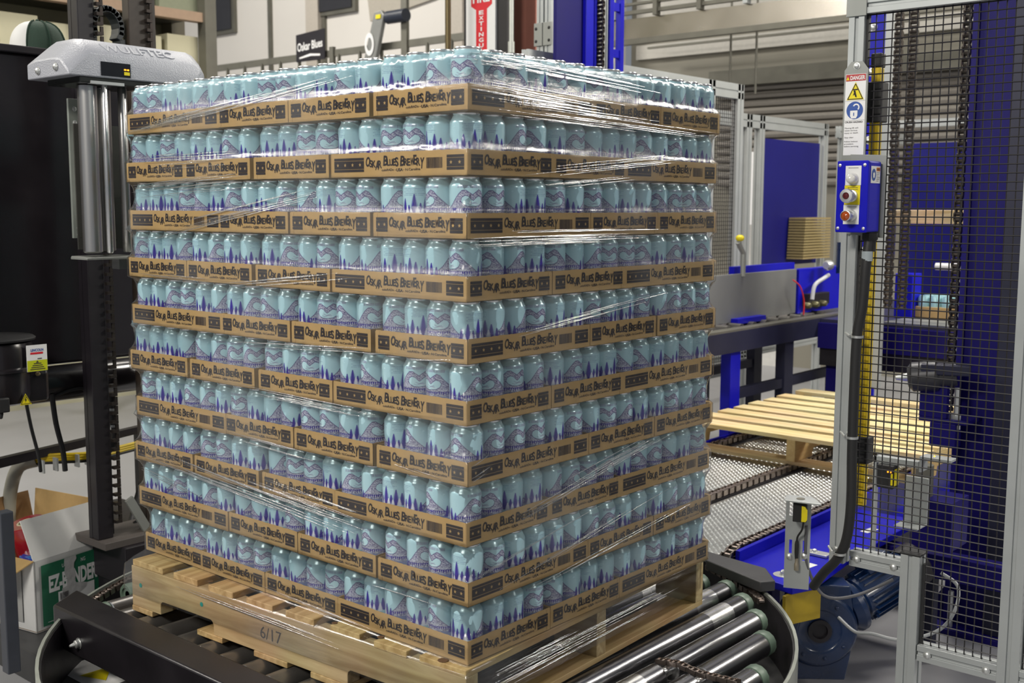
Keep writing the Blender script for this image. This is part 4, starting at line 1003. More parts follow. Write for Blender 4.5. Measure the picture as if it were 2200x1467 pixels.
g = G(); g.box(.095, .135, 2.36, 2.45, .74, .90); cb = part('chain_bracket', G().box(.03, .20, 2.30, 2.45, .775, .790).box(.07, .16, 2.30, 2.36, .69, .775).box(.03, .125, 2.30, 2.33, .79, .98), blue_d, t, smooth=False, bevel=.003)
part('tension_bolt', G().cyl((.15,2.33,.70), (.15,2.33,.90), .009, 10).lathe([(.018,.0),(.018,.014),(0,.014)], 6, (.15,2.33,.79), (0,0,1)).lathe([(.018,.0),(.018,.014),(0,.014)], 6, (.15,2.33,.755), (0,0,1)), alu, cb)
t = thing('carriage_motor', 'small lift motor with pale shaft tip beside the dark blue column', 'motor', (.05, 2.3, .9))
part('motor_body', G().lathe([(0,-.02),(.035,-.02),(.052,-.005),(.052,.075),(.040,.085),(.040,.14),(0,.14)], 24, (.015,2.28,.93), V((.9,.3,.12))), mat('dark_motor_grey', (.05,.05,.055), .4, .4), t)
part('shaft_cone', G().lathe([(0,-.065),(.007,-.06),(.016,-.02),(0,-.02)], 16, (.015,2.28,.93), V((.9,.3,.12))), alu, t)
part('mount_arm', G().obox((.115,2.31,.965), (.16,.09,.035), Matrix.Rotation(.3, 3, 'Z')), navy, t, bevel=.003, smooth=False)
t = thing('lift_column', 'bright blue bolted lift column standing behind the control box', 'column', (-.95, 4.0, 0))
part('column_face', G().box(-1.044, -.855, 4.0, 4.02, 0, 3.05), blue, t, smooth=False, bevel=.002)
part('column_return', G().box(-1.044, -1.03, 4.02, 4.10, 0, 3.05), blue_d, t, smooth=False)
part('guide_rail', G().box(-.850, -.812, 3.96, 4.0, .6, 3.05), alu2, t, smooth=False, bevel=.002)
g = G()
for z in (1.08, 1.30, 1.52, 1.62, 1.86, 2.02, 2.20, 2.42): bolt(g, (-.93, 3.998, z), (0,-1,0), .017, .014)
part('bolt', g, alu, t)
lift_chain(-.64, 3.62, 1.05, 2.9, t, .035); lift_chain(-.57, 3.62, 1.05, 2.9, t, .035)
t = thing('lift_column', 'tall blue tower rising behind the wrapped load between silver posts', 'column', (-1.95, 2.9, 0))
part('column_face', G().box(-1.97, -1.95, 2.72, 2.93, 0, 3.1), blue_d, t, smooth=False, bevel=.002)
part('column_edge', G().box(-1.96, -1.93, 2.93, 2.99, 0, 3.1).box(-1.965, -1.935, 3.01, 3.025, 0, 3.1), blue, t, smooth=False, bevel=.002)
lift_chain(-1.93, 3.045, 1.5, 3.0, t, .04)
part('guide_rail', G().box(-1.95, -1.93, 3.075, 3.09, 0, 3.1).box(-1.95, -1.93, 3.10, 3.11, 0, 3.1), alu2, t, smooth=False)
part('side_post', G().box(-1.95, -1.92, 3.115, 3.15, 0, 3.1), blue, t, smooth=False, bevel=.003)
g = G(); g.box(-1.95, -1.92, 3.205, 3.235, 0, 3.1)
for z in (2.27, 2.50, 2.05): g.box(-1.945, -1.925, 3.15, 3.205, z, z+.04)
part('ladder_frame', g, blue, t, smooth=False)
# silver double post, red building column, extinguisher sign
t = thing('profile_post', 'tall silver slotted post with bolted joiner plates left of the blue tower', 'post', (-2.40, 3.2, 0))
prof('post', (-2.425, 3.2, 0), (-2.425, 3.2, 3.2), .045, .05, (1,0,0), t); prof('post', (-2.37, 3.2, 0), (-2.37, 3.2, 3.2), .045, .05, (1,0,0), t)
part('joiner_plate', G().box(-2.458, -2.402, 3.165, 3.175, 2.37, 2.49).box(-2.396, -2.338, 3.165, 3.175, 2.37, 2.49), grey_pl, t, smooth=False, bevel=.001)
g = G()
for x in (-2.443, -2.355):
    for z in (2.395, 2.46): bolt(g, (x, 3.165, z), (0,-1,0), .007, .004)
part('screw', g, rubber, t)
solo('steel_column', 'dusty red painted steel building column beside the silver post', 'column', G().box(-2.955, -2.915, 3.5, 3.75, 0, 6).box(-2.955, -2.715, 3.49, 3.51, 0, 6), redbrown, smooth=False)
solo('conduit_pipe', 'thin pale grey conduit pipe against the red steel column', 'pipe', G().cyl((-2.665, 3.22, 0), (-2.665, 3.22, 6), .012, 12).cyl((-2.665, 3.22, 2.42), (-2.665, 3.22, 2.36), .018, 12), mat('pale_conduit', (.5,.52,.48), .4, .3))
t = thing('extinguisher_sign', 'white board with red arrow reading FIRE EXTINGUISHER on a black frame', 'sign', (-2.85, 3.25, 2.3))
part('black_frame', G().box(-3.096, -2.765, 3.30, 3.36, 0, 4.2), black, t, smooth=False)
part('sign_board', G().box(-3.066, -2.841, 3.285, 3.30, 1.9, 2.95), white_p, t, smooth=False, bevel=.001)
SX = -2.945
g = G(); g.flat([(-.042,1.95),(.042,1.95),(.042,2.632),(.080,2.655),(.080,2.90),(-.080,2.90),(-.080,2.655),(-.042,2.632)], (SX, 3.284, 0), UX, UZ); ar = part('red_arrow', g, red, t, smooth=False)
g = G(); text(g, 'FIRE', (SX, 3.282, 2.672), UX, UZ, width=.130, height=.055, bold=.03, align='c')
for k, ch in enumerate('EXTINGUISHER'): text(g, ch, (SX, 3.282, 2.604-k*.0305), UX, UZ, width=.036 if ch != 'I' else .010, height=.0215, bold=.03, align='c')
part('sign_lettering', g, white_p, ar, smooth=False)
solo('bronze_pole', 'thin bronze pole rising above the front corner of the wrapped load', 'pole', G().cyl((-3.08, 3.15, 0), (-3.08, 3.15, 3.4), .017, 12), mat('bronze_brown', (.12,.09,.04), .4, .6))

# ================================================================== rear guards, roller table
def rear_guard(label, x, ya, yb, zt, posts, panel=None, mesh=True, w=.045):
    t = thing('guard_panel', label, 'guard', (x, (ya+yb)/2, 0))
    for y in posts: prof('post', (x, y, 0), (x, y, zt), w, w*1.6, (1,0,0), t)
    prof('rail', (x, ya, zt-.045), (x, yb, zt-.045), .09, w, (0,0,1), t)
    prof('rail', (x, ya, .5), (x, yb, .5), w, w, (0,0,1), t)
    if mesh:
        g = G(); y = ya
        while y < yb: g.box(x-.0015, x+.0015, y-.0015, y+.0015, .5, zt-.09); y += .024
        z = .52
        while z < zt-.09: g.box(x-.0015, x+.0015, ya, yb, z-.0015, z+.0015); z += .024
        part('wire_mesh', g, mat('black_coated_wire', (.012,.011,.013), .45), t, kind='stuff', smooth=False)
    return t
rear_guard('silver framed mesh guard right behind the far corner of the wrapped load', -2.06, 2.62, 4.68, 2.265, (4.65, 4.31))
tg = rear_guard('farther silver framed guard with blue plastic panel', -2.4, 4.6, 6.58, 2.15, (5.38, 5.56, 6.56), mesh=False)
part('blue_panel', G().box(-2.41, -2.40, 5.60, 6.50, 1.10, 2.0), blue_pl, tg, 'deep blue plastic panel', smooth=False)
part('label_sheet', G().box(-2.40, -2.398, 5.42, 5.48, 1.4, 1.9), white_p, tg, 'white sheet', smooth=False)
tg = rear_guard('third rear guard with dark blue panel behind the lift column', -2.35, 6.7, 8.1, 2.14, (6.78, 7.4), mesh=False)
part('blue_panel', G().box(-2.36, -2.35, 6.85, 7.9, 1.1, 2.0), blue_pl, tg, 'deep blue plastic panel', smooth=False)
tg = thing('guard_panel', 'blue panelled rear guard seen through the near fence mesh', 'guard', (-1.2, 6.0, 0))
for x in (-1.02, -.55, .4): prof('post', (x, 6.0, 0), (x, 6.0, 2.12), .07, .05, (1,0,0), tg)
prof('rail', (-1.6, 6.0, 2.08), (.8, 6.0, 2.08), .05, .045, (0,0,1), tg)
part('blue_panel', G().box(-1.55, -1.08, 6.0, 6.01, .4, 1.95), blue_pl, tg, smooth=False); part('blue_panel', G().box(-.50, .35, 6.0, 6.01, .4, 1.95), blue_pl, tg, smooth=False)
# card comb stack
t = thing('card_comb_stack', 'stack of tan corrugated sheets leaning at the blue panel', 'cardboard', (-2.38, 6.25, 1.14))
for k in range(15): part('sheet', G().box(-2.39, -2.26, 6.02-.0016*(14-k), 6.44, 1.145+k*.0205, 1.145+k*.0205+.014), honey, t, smooth=False)
# roller table
t = thing('roller_table', 'dark blue roller table on legs behind the load', 'table', (-1.7, 3.9, 0))
part('side_channel', G().box(-1.33, -1.30, 2.9, 4.7, .80, .905), navy, t, smooth=False, bevel=.002)
part('top_edge', G().box(-1.36, -1.30, 2.9, 4.7, .905, .915), dull, t, smooth=False)
part('table_deck', G().box(-1.89, -1.36, 2.9, 6.0, .86, .888), mat('deck_grey_blue', (.05,.05,.10), .3, .4), t, smooth=False)
for k in range(12): part('roller', G().cyl((-1.37, 3.0+k*.135, .90), (-1.88, 3.0+k*.135, .90), .026, 14), dark_steel, t)
part('side_channel', G().box(-1.91, -1.88, 2.9, 6.0, .80, .915), navy, t, smooth=False)
for x in (-1.35, -1.87):
    for y in (3.40, 3.98, 4.6): part('leg', G().box(x-.028, x+.028, y-.05, y+.05, 0, .80), blue if y < 3.5 and x > -1.5 else navy, t, smooth=False, bevel=.002)
    part('stretcher', G().box(x-.02, x+.02, 3.4, 4.6, .55, .60), navy, t, smooth=False)
part('side_guide', G().box(-1.455, -1.44, 3.2, 4.27, .925, 1.175), greymetal, t, 'flat grey steel side guide', smooth=False, bevel=.002)
part('guide_bracket', G().box(-1.44, -1.40, 3.55, 3.85, .918, .945), blue, t, smooth=False)
part('blue_bar', G().box(-1.50, -1.47, 3.62, 4.3, 1.16, 1.21), blue, t, smooth=False)
# air fittings
t = thing('air_unit', 'cluster of air valves and pale hoses at the end of the roller table', 'valve', (-1.40, 4.5, 1.0))
part('valve_block', G().box(-1.46, -1.40, 4.35, 4.62, .96, 1.03), black, t, smooth=False, bevel=.004)
g = G()
for y in (4.30, 4.40, 4.50): g.lathe([(0,0),(.018,0),(.018,.03),(.012,.04),(0,.04)], 10, (-1.40,y,.97), (1,0,0))
part('fitting', g, mat('dark_brass', (.16,.15,.08), .4, .6), t)
part('hose', G().tube([(-1.38,4.35,1.0), (-1.38,4.38,1.08), (-1.36,4.46,1.12), (-1.38,4.55,1.13)], .012, 10), mat('milky_hose', (.42,.43,.45), .4), t)
part('red_hose', G().tube([(-1.40,4.15,1.12), (-1.38,4.2,1.08), (-1.38,4.25,1.0), (-1.38,4.25,.92)], .004, 6), red, t, 'thin red air line')
part('blue_mount', G().box(-1.50, -1.44, 4.3, 4.9, .92, 1.17), blue, t, smooth=False)
t = thing('proximity_sensor', 'bent grey arm with yellow sensor head above the side guide', 'sensor', (-1.42, 3.62, 1.2))
part('arm', G().tube([(-1.44,3.66,1.16), (-1.44,3.66,1.28), (-1.44,3.60,1.34)], .014, 8, smooth=False), grey_pl, t); part('sensor_head', G().sphere((-1.44,3.62,1.36), .022, 0, (1,1.2,.8)), ylab, t)
t = thing('transfer_motor', 'small blue motor with silver end at the blue lift column', 'motor', (-1.32, 4.55, 1.1))
part('motor_body', G().cyl((-1.33,4.62,1.14), (-1.33,4.62,1.32), .035, 16), motor_b, t); part('motor_end', G().lathe([(0,0),(.028,0),(.03,.03),(.02,.05),(0,.05)], 16, (-1.36,4.52,1.19), (0,-1,0)), alu, t)
# transfer bed with trays of cans seen through the mesh
t = thing('transfer_bed', 'low blue transfer bed with grey plate behind the near fence', 'conveyor', (-1.1, 4.9, 0))
part('bed_plate', G().box(-1.32, -.35, 4.3, 6.0, .88, .90), mat('deck_grey_blue', (.05,.05,.10), .3, .4), t, smooth=False)
part('worn_plate', G().box(-.95, -.55, 4.33, 4.62, .901, .905), greymetal, t, smooth=False)
part('front_beam', G().box(-1.30, -.35, 4.27, 4.30, .74, .88), blue_d, t, smooth=False)
part('lower_beam', G().box(-1.30, -.35, 4.30, 4.34, .64, .74), black, t, smooth=False)
for x in (-1.25, -.40): part('leg', G().box(x-.03, x+.03, 4.35, 4.41, 0, .74), blue_d, t, smooth=False)
part('roll_bar', G().cyl((-1.0,5.2,1.17), (-.35,5.2,1.17), .022, 14), white_p, t)
part('side_housing', G().box(-1.03, -.93, 4.66, 4.80, .90, 1.15), blue, t, smooth=False, bevel=.004)
t = thing('far_tray', 'small wrapped tray of blue cans waiting on the far transfer bed', 'tray', (-.78, 4.85, .905))
part('tray_body', G().box(-.93, -.60, 4.72, 5.1, .905, .965), card, t, smooth=False, bevel=.002)
for i in range(5):
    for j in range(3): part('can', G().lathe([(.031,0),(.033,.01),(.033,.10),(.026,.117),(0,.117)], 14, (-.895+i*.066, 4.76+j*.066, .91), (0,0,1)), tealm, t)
solo('timber_rail', 'pale timber rail running level behind the fence mesh', 'timber', G().box(-.98, .6, 4.38, 4.44, 1.435, 1.507), newx, smooth=False, bevel=.003)
solo('duct_box', 'upright grey metal duct left of the dark blue column', 'duct', G().box(.03, .10, 2.62, 2.80, .98, 1.28).box(.05,.08,2.66,2.70,0,.98), greymetal, smooth=False, bevel=.003)
t = thing('photo_eye', 'small black photo eye with two orange lights beside the empty pallet', 'sensor', (.20, 1.6, .75))
part('eye_body', G().box(.185, .235, 1.58, 1.62, .695, .765), rubber, t, smooth=False, bevel=.003)
part('bracket_arm', G().box(.165, .30, 1.60, 1.625, .765, .785).box(.165, .175, 1.60, 1.62, .45, .785), alu2, t, smooth=False, bevel=.001)
part('indicator', G().box(.218, .221, 1.576, 1.58, .745, .749).box(.226, .229, 1.576, 1.58, .745, .749), ledr, t, smooth=False)
part('yellow_label', G().box(.2365, .2375, 1.585, 1.615, .705, .755).box(.229, .234, 1.577, 1.58, .708, .742), ylab, t, smooth=False)
t = thing('angle_bracket', 'bright bent metal bracket with one amber light near the column', 'bracket', (.33, 1.6, .7))
part('bent_plate', G().box(.255, .325, 1.62, 1.625, .60, .735).box(.255, .325, 1.55, 1.625, .595, .600), alu2, t, smooth=False, bevel=.001)
part('upper_plate', G().box(.31, .40, 1.58, 1.63, .80, .806).box(.31, .316, 1.58, 1.63, .76, .80), alu2, t, smooth=False)
part('indicator', G().box(.352, .355, 1.576, 1.58, .812, .815), led, t, smooth=False)
t = thing('lower_guide', 'dark blue lower machine frame behind the fence base', 'frame', (.3, 2.0, 0))
part('frame_beam', G().box(-.05, .75, 2.05, 2.12, .30, .38), blue_d, t, smooth=False, bevel=.002)
part('blue_block', G().box(.17, .30, 1.9, 2.05, .44, .60), blue_d, t, smooth=False, bevel=.002)
part('roller_axle', G().cyl((.19,1.95,.60), (.19,1.95,.70), .028, 14), dull, t)
part('far_blue_block', G().box(.60, .78, 2.4, 2.5, .36, .50), blue, t, smooth=False, bevel=.002)
part('foot', G().box(.16, .20, 2.06, 2.10, 0, .30).box(.66, .70, 2.06, 2.10, 0, .30), navy, t, smooth=False)
solo('floor_bar', 'short grey metal bar lying on the floor beyond the fence', 'bar', G().obox((.58, 1.32, .03), (.30, .05, .03), Matrix.Rotation(.35, 3, 'Z')), dull, smooth=False, bevel=.004)
t = thing('machine_cabinet', 'dark machine body behind the dark blue column', 'machine', (.75, 3.4, 0))
part('body', G().box(.42, 1.3, 3.2, 3.5, .25, 1.0), black, t, smooth=False, bevel=.004); part('grey_cover', G().box(.40, 1.3, 3.15, 3.2, 1.05, 1.30), greymetal, t, smooth=False, bevel=.004); part('blue_pipe', G().cyl((.40,3.1,.97), (1.3,3.1,.97), .035, 14), blue, t)
# deep blue side frame reaching up the right edge
solo('blue_frame', 'dark blue frame upright at the right edge behind the fence', 'frame', G().box(.40, .75, 2.9, 2.95, .3, 3.0), blue_d, smooth=False)
# diagonal brace beyond the fence
solo('diagonal_brace', 'thin dark diagonal brace high up behind the fence mesh', 'brace', G().cyl((-.55,4.2,2.45), (-.05,4.2,1.75), .010, 8), dull)

# ================================================================== overhead conveyors and duct at the back
t = thing('overhead_conveyor', 'long overhead can conveyor running across the back wall', 'conveyor', (-6, 6.5, 3.1))
part('side_rail', G().box(-10.4, -4.3, 6.48, 6.52, 3.10, 3.17), dull, t, smooth=False)
part('side_rail', G().box(-10.4, -4.3, 6.60, 6.64, 2.93, 2.97), dull, t, smooth=False)
for k in range(19): x = -10.2+k*.33; part('bracket', G().box(x-.012, x+.012, 6.47, 6.50, 2.95, 3.12), dull, t, smooth=False)
t = thing('overhead_track', 'stacked overhead rails above the stainless trough at upper right', 'conveyor', (-2.5, 6.5, 3.2))
for z, h in ((3.40, .03), (3.29, .025), (3.205, .02), (3.13, .03)): part('rail', G().box(-4.4, -.8, 6.46, 6.50, z, z+h), dull, t, smooth=False)
for k in range(9):
    x = -4.3+k*.42; part('bracket', G().box(x-.02, x+.02, 6.44, 6.50, 3.10, 3.50), dull if k % 3 else alu2, t, smooth=False)
t = thing('stainless_trough', 'long stainless steel trough hanging below the overhead rails', 'trough', (-2.5, 6.55, 3.0))
part('trough_side', G().box(-4.5, -.8, 6.50, 6.53, 2.93, 3.10), stainless, t, smooth=False); part('lower_lip', G().box(-4.5, -.8, 6.47, 6.53, 2.885, 2.93), dull, t, smooth=False)
solo('service_beam', 'dark horizontal service beam on the rear wall above the shutter', 'beam', G().box(-5.0, -.5, 8.0, 8.06, 2.66, 2.72).box(-5.0, -.5, 8.0, 8.03, 3.08, 3.10), dull, smooth=False)
for k, x in enumerate((-3.42, -3.18)): solo('drop_rod', '%s thin drop rod hanging in front of the grey rear wall' % ('left' if k == 0 else 'right'), 'rod', G().cyl((x, 6.9, 2.45), (x, 6.9, 3.6), .010, 8), dull, 'drop rods')
t = thing('brewery_banner', 'small black banner with white lettering hung on the white wall', 'banner', (-8.3, 6.5, 3.2))
part('banner_cloth', G().prism([(-8.56,3.08),(-8.08,3.08),(-8.08,3.40),(-8.56,3.37)], (0,6.45,0), UX, UZ, (0,.01,0)), black, t, smooth=False)
g = G(); text(g, 'Oskar Blues', (-8.53, 6.444, 3.19), V((1,0,.06)), UZ, width=.42, height=.085, bold=.02); g.flat([(-8.50,3.11),(-8.3,3.13),(-8.15,3.12),(-8.15,3.14),(-8.32,3.155),(-8.5,3.125)], (0,6.444,0), UX, UZ); part('banner_lettering', g, white_p, t, smooth=False)
solo('overhead_post', 'dark post carrying the overhead conveyor beside the banner', 'post', G().box(-8.02, -7.96, 6.46, 6.50, 0, 3.2), dull, smooth=False)
solo('overhead_post', 'dark post carrying the overhead conveyor behind the white ringed drive arm', 'post', G().box(-6.92, -6.84, 6.46, 6.50, 0, 3.6), dull, smooth=False)
t = thing('drive_unit', 'grey conveyor drive arm with a white ring on its cover', 'drive', (-7.1, 6.4, 3.2))
part('arm_cover', G().prism([(-7.36,3.02),(-7.19,3.0),(-7.06,3.42),(-7.10,3.47),(-7.20,3.46)], (0,6.36,0), UX, UZ, (0,.05,0)), greymetal, t, smooth=False, bevel=.008)
part('motor', G().cyl((-7.06,6.42,3.40), (-6.80,6.42,3.40), .065, 16), mat('dark_navy_motor', (.015,.02,.035), .4), t)
g = G(); n = 24
for k in range(n):
    a, b = k*2*PI/n, (k+1)*2*PI/n; g.flat([(.085*math.cos(a)*.8,.115*math.sin(a)),(.085*math.cos(b)*.8,.115*math.sin(b)),(.05*math.cos(b)*.8,.065*math.sin(b)),(.05*math.cos(a)*.8,.065*math.sin(a))], (-7.27,6.352,3.15), UX, UZ)
part('white_ring', g, white_p, t, smooth=False); part('yellow_tag', G().box(-7.17,-7.10,6.35,6.36,3.39,3.43), ylab, t, smooth=False)

# ================================================================== stretch wrapper on the left
t = thing('wrapper_mast', 'black twin column stretch wrapper mast with chains at the left', 'mast', (-1.95, .4, 0))
part('column', G().box(-1.99, -1.95, .280, .335, .40, 2.6), black, t, smooth=False, bevel=.003)
part('column', G().box(-1.99, -1.95, .460, .560, .40, 2.6), mat('brown_black_paint', (.035,.026,.02), .4, 0, .3), t, smooth=False, bevel=.003)
part('column_web', G().box(-2.01, -1.99, .28, .36, .40, 2.6), black, t, smooth=False)
for y in (.348, .528):
    g = G(); z = .45
    while z < 2.55: g.box(-1.952, -1.934, y-.010, y+.012, z, z+.010); g.box(-1.945, -1.938, y+.004, y+.014, z+.01, z+.028); z += .031
    part('mast_chain', g, mat('dark_chain', (.06,.05,.045), .35, .8), t, kind='stuff', smooth=False)
part('base_frame', G().box(-2.5, -1.88, .335, .68, .24, .375).box(-2.45, -1.92, .35, .64, 0, .24), black, t, smooth=False, bevel=.004)
part('foot_plate', G().box(-2.10, -1.90, .275, .66, .375, .40), mat('dusty_foot_plate', (.07,.06,.055), .6), t, smooth=False, bevel=.002)
part('grey_strut', G().obox((-1.94,.43,.45), (.012,.03,.17), Matrix.Rotation(.5, 3, 'X')), grey_pl, t, smooth=False)
# drag chain loop
t = thing('cable_carrier', 'dark segmented cable carrier arching between the mast columns', 'cable carrier', (-1.98, .39, 2.1))
for k in range(15):
    a = math.radians(-20+k*16); y, z = .392+.048*-math.cos(a), 2.095+.058*math.sin(a)
    if k == 0 or k > 12: pass
    part('carrier_link', G().obox((-1.985, y, z), (.05, .030, .020), Matrix.Rotation(-(a-PI/2), 3, 'X')), mat('carrier_plastic', (.03,.035,.038), .4, 0, .2), t, smooth=False, bevel=.002)
for s_ in (-1, 1):
    for k in range(3): part('carrier_link', G().obox((-1.985, .392+s_*.050, 2.05-k*.024), (.05, .020, .022)), mat('carrier_plastic', (.03,.035,.038), .4, 0, .2), t, smooth=False, bevel=.002)
# carriage
t = thing('film_carriage', 'grey headed film carriage with upright metal rollers beside the load', 'film carriage', (-1.5, .1, 1.37))
# cover: cross section in the x-z plane swept along y with a sloped near end
def ring_sec(y, dx0, zt, zl):
    # outer section: back x, front x, top
    xb, xf = -1.665+dx0, -1.435
    return [(xb, y, 1.868), (xb, y, zl), (xb+.05, y, zt), (xf-.085, y, zt), (xf-.045, y, zt-.004), (xf-.008, y, zt-.034), (xf, y, zt-.045), (xf, y, 1.868)]
g = G(); secs = [ring_sec(-.035, .0, 1.918, 1.910), ring_sec(.010, 0, 1.962, 1.940), ring_sec(.030, 0, 1.977, 1.952), ring_sec(.36, 0, 1.974, 1.950), ring_sec(.382, .01, 1.966, 1.945), ring_sec(.395, .02, 1.945, 1.93)]
vs = [p for s_ in secs for p in s_]; n = 8
fs = [(j*n+k, j*n+(k+1) % n, (j+1)*n+(k+1) % n, (j+1)*n+k) for j in range(len(secs)-1) for k in range(n)]+[tuple(range(n)), tuple(range((len(secs)-1)*n+n-1, (len(secs)-1)*n-1, -1))]
g.add(vs, fs); cv = part('head_cover', g, grey_cast, t, 'cast grey head cover', bevel=.006)
g = G(); Wd = V((-.037,0,.030)).normalized(); text(g, 'WULFTEC', (-1.4438, .075, 1.9405), V((0,1,0)), Wd, width=.225, height=.034, bold=.01, N=V((.63,0,.77)), extrude=.0035)
part('embossed_lettering', g, grey_cast, cv, smooth=False)
g = G(); g.box(-1.437, -1.4335, .060, .150, 1.874, 1.912); wd = part('display_window', g, mat('dark_display', (.008,.009,.012), .15), cv, 'black display window', smooth=False)
g = G(); g.box(-1.4335, -1.4325, .130, .136, 1.893, 1.897).box(-1.4335, -1.4325, .139, .145, 1.893, 1.897); part('indicator', g, ledr, wd, smooth=False)
g = G(); g.box(-1.4335, -1.4315, .130, .146, 1.880, 1.889); part('yellow_button', g, ylab, wd, smooth=False)
g = G(); bolt(g, (-1.60, -.036, 1.889), (0,-1,0), .009, .006); bolt(g, (-1.50, -.036, 1.893), (0,-1,0), .009, .006); part('screw', g, alu, cv)
part('top_plate', G().box(-1.62, -1.44, .0, .22, 1.852, 1.868), mat('dark_green_black', (.02,.022,.02), .3, .3), t, smooth=False, bevel=.002)
part('link_bar', G().box(-1.455, -1.435, .03, .13, 1.850, 1.858), alu2, t, smooth=False)
part('under_fittings', G().box(-1.47, -1.45, .20, .22, 1.845, 1.868).box(-1.47, -1.45, .27, .29, 1.848, 1.868).cyl((-1.46,.22,1.858), (-1.46,.37,1.858), .006, 8), dull, t)
rolm = mat('polished_roller', (.52,.51,.50), .28, .95, .08, 5, .02, (1,1,.1))
for (x, y, r, m_) in ((-1.50,.052,.0265,rolm), (-1.46,.082,.009,steel_b), (-1.54,.110,.022,dark_steel), (-1.50,.160,.0125,rolm), (-1.58,.135,.03,dark_steel)):
    part('film_roller', G().lathe([(0,0),(r*.8,0),(r,.004),(r,.466),(r*.8,.470),(0,.470)], 28, (x, y, 1.383), (0,0,1)), m_, t)
part('base_plate', G().prism([(-1.53,.0),(-1.44,.0),(-1.43,.19),(-1.60,.19),(-1.60,.04)], (0,0,1.366), (1,0,0), (0,1,0), (0,0,.006)), grey_pl, t, smooth=False, bevel=.001)
part('mount_arm', G().box(-1.96, -1.60, .285, .325, 1.52, 1.68), black, t, smooth=False, bevel=.003)
part('lower_bracket', G().box(-1.52, -1.48, .12, .20, 1.335, 1.366), greymetal, t, smooth=False)
bk = part('rear_panel', G().box(-1.705, -1.695, .100, .165, 1.42, 1.83), mat('pale_green_grey', (.20,.22,.20), .5), t, 'pale grey green rear panel', smooth=False, bevel=.001)
g = G(); 
for z in (1.80, 1.76, 1.45, 1.43): bolt(g, (-1.695, .118, z), (1,0,0), .006, .004)
part('screw', g, alu, bk)
part('shield', G().box(-1.60, -1.595, .06, .20, 1.39, 1.75), mat('smoky_shield', (.05,.05,.045), .3), t, smooth=False)
# cabinet
t = thing('control_cabinet', 'large smooth black control cabinet filling the left edge', 'cabinet', (-2.4, .1, .9))
part('cabinet_body', G().box(-2.75, -2.155, -.9, .62, .98, 2.005), black_g, t, smooth=False, bevel=.008)
part('cabinet_top', G().box(-2.77, -2.14, -.92, .40, 2.005, 2.03), black, t, smooth=False, bevel=.004)
part('cross_arm', G().lathe([(0,0),(.050,0),(.060,.008),(.060,.46),(.050,.50),(.03,.52),(0,.525)], 28, (-2.10,.10,.925), (0,1,0)), black_g, t)
part('support_leg', G().box(-2.60, -2.50, -.8, -.7, 0, .98), black, t, smooth=False); part('support_leg', G().box(-2.53, -2.48, .57, .615, 0, .98), black, t, smooth=False)
t = thing('baseball_cap', 'dark green baseball cap with white front panel on the black cabinet', 'cap', (-2.25, .30, 2.03))
def cap_shape(a0, a1, m_, nm, par):
    g = G(); n, k = 16, 8; vs = []
    for j in range(k+1):
        ph = j/k*PI/2
        for i in range(n+1):
            a = a0+(a1-a0)*i/n; r = .092*math.cos(ph)**.75; vs.append((-2.25+r*math.cos(a)*.92, .300+r*math.sin(a)*1.0, 2.032+.098*math.sin(ph)**.9))
    fs = [(j*(n+1)+i, j*(n+1)+i+1, (j+1)*(n+1)+i+1, (j+1)*(n+1)+i) for j in range(k) for i in range(n)]
    g.add(vs, fs); return part(nm, g, m_, par)
cap_shape(math.radians(-90-42), math.radians(-90+42), white_b, 'front_panel', t)
cap_shape(math.radians(-48), math.radians(228), mesh_cap, 'crown', t)
g = G()
for a in (-48, 0, 45, 95, 150, 200):
    a = math.radians(a); pts = [(-2.25+.0935*math.cos(ph)**.75*math.cos(a)*.92, .300+.0935*math.cos(ph)**.75*math.sin(a), 2.033+.099*math.sin(ph)**.9) for ph in [k*PI/16 for k in range(8)]]; g.tube(pts, .0025, 5, smooth=False)
g.sphere((-2.25,.300,2.131), .007); part('seam', g, felt, t)
g = G(); vs = []
n = 14
for j in range(4):
    for i in range(n+1): a = math.radians(40+(100)*i/n); r = .088+.022*j*math.sin(math.radians(180*i/n))**.7; vs.append((-2.25+r*math.cos(a)*.95, .300+r*math.sin(a), 2.040-.003*j))
g.add(vs, [(j*(n+1)+i, j*(n+1)+i+1, (j+1)*(n+1)+i+1, (j+1)*(n+1)+i) for j in range(3) for i in range(n)]); bo = part('brim', g, felt, t); so_ = bo.modifiers.new('thick', 'SOLIDIFY'); so_.thickness = .003
# lubricator
t = thing('lubricator_reservoir', 'black drum lubricator with white and yellow label below the cabinet', 'reservoir', (-2.0, .0, .9))
part('drum', G().lathe([(0,.895),(.085,.895),(.115,.905),(.120,.93),(.120,1.0),(.127,1.003),(.127,1.012),(.118,1.016),(.118,1.075),(.112,1.09),(.095,1.096),(0,1.10)], 40, (-2.03,-.005,0), (0,0,1)), black_g, t)
part('drum_lid', G().lathe([(0,1.097),(.124,1.097),(.126,1.103),(.118,1.109),(0,1.114)], 40, (-2.03,-.005,0), (0,0,1)), rubber, t)
def curved(g, a0, a1, z0, z1, r, n=8, m=0, c=(-2.03,-.005)):
    a0, a1 = math.radians(a0), math.radians(a1); vs = []
    for k in range(n+1): a = a0+(a1-a0)*k/n; vs += [(c[0]+r*math.cos(a), c[1]+r*math.sin(a), z0), (c[0]+r*math.cos(a), c[1]+r*math.sin(a), z1)]
    g.add(vs, [(2*k, 2*k+2, 2*k+3, 2*k+1) for k in range(n)], m)
lb = part('label_plate', G().box(-1.9125, -1.911, .044, .110, 1.001, 1.084), white_p, t, 'white and yellow label', smooth=False)
g = G(); g.flat(rect(.0445,.1095,1.0015,1.036), (-1.9105,0,0), (0,1,0), UZ); part('yellow_field', g, ydot, lb, smooth=False)
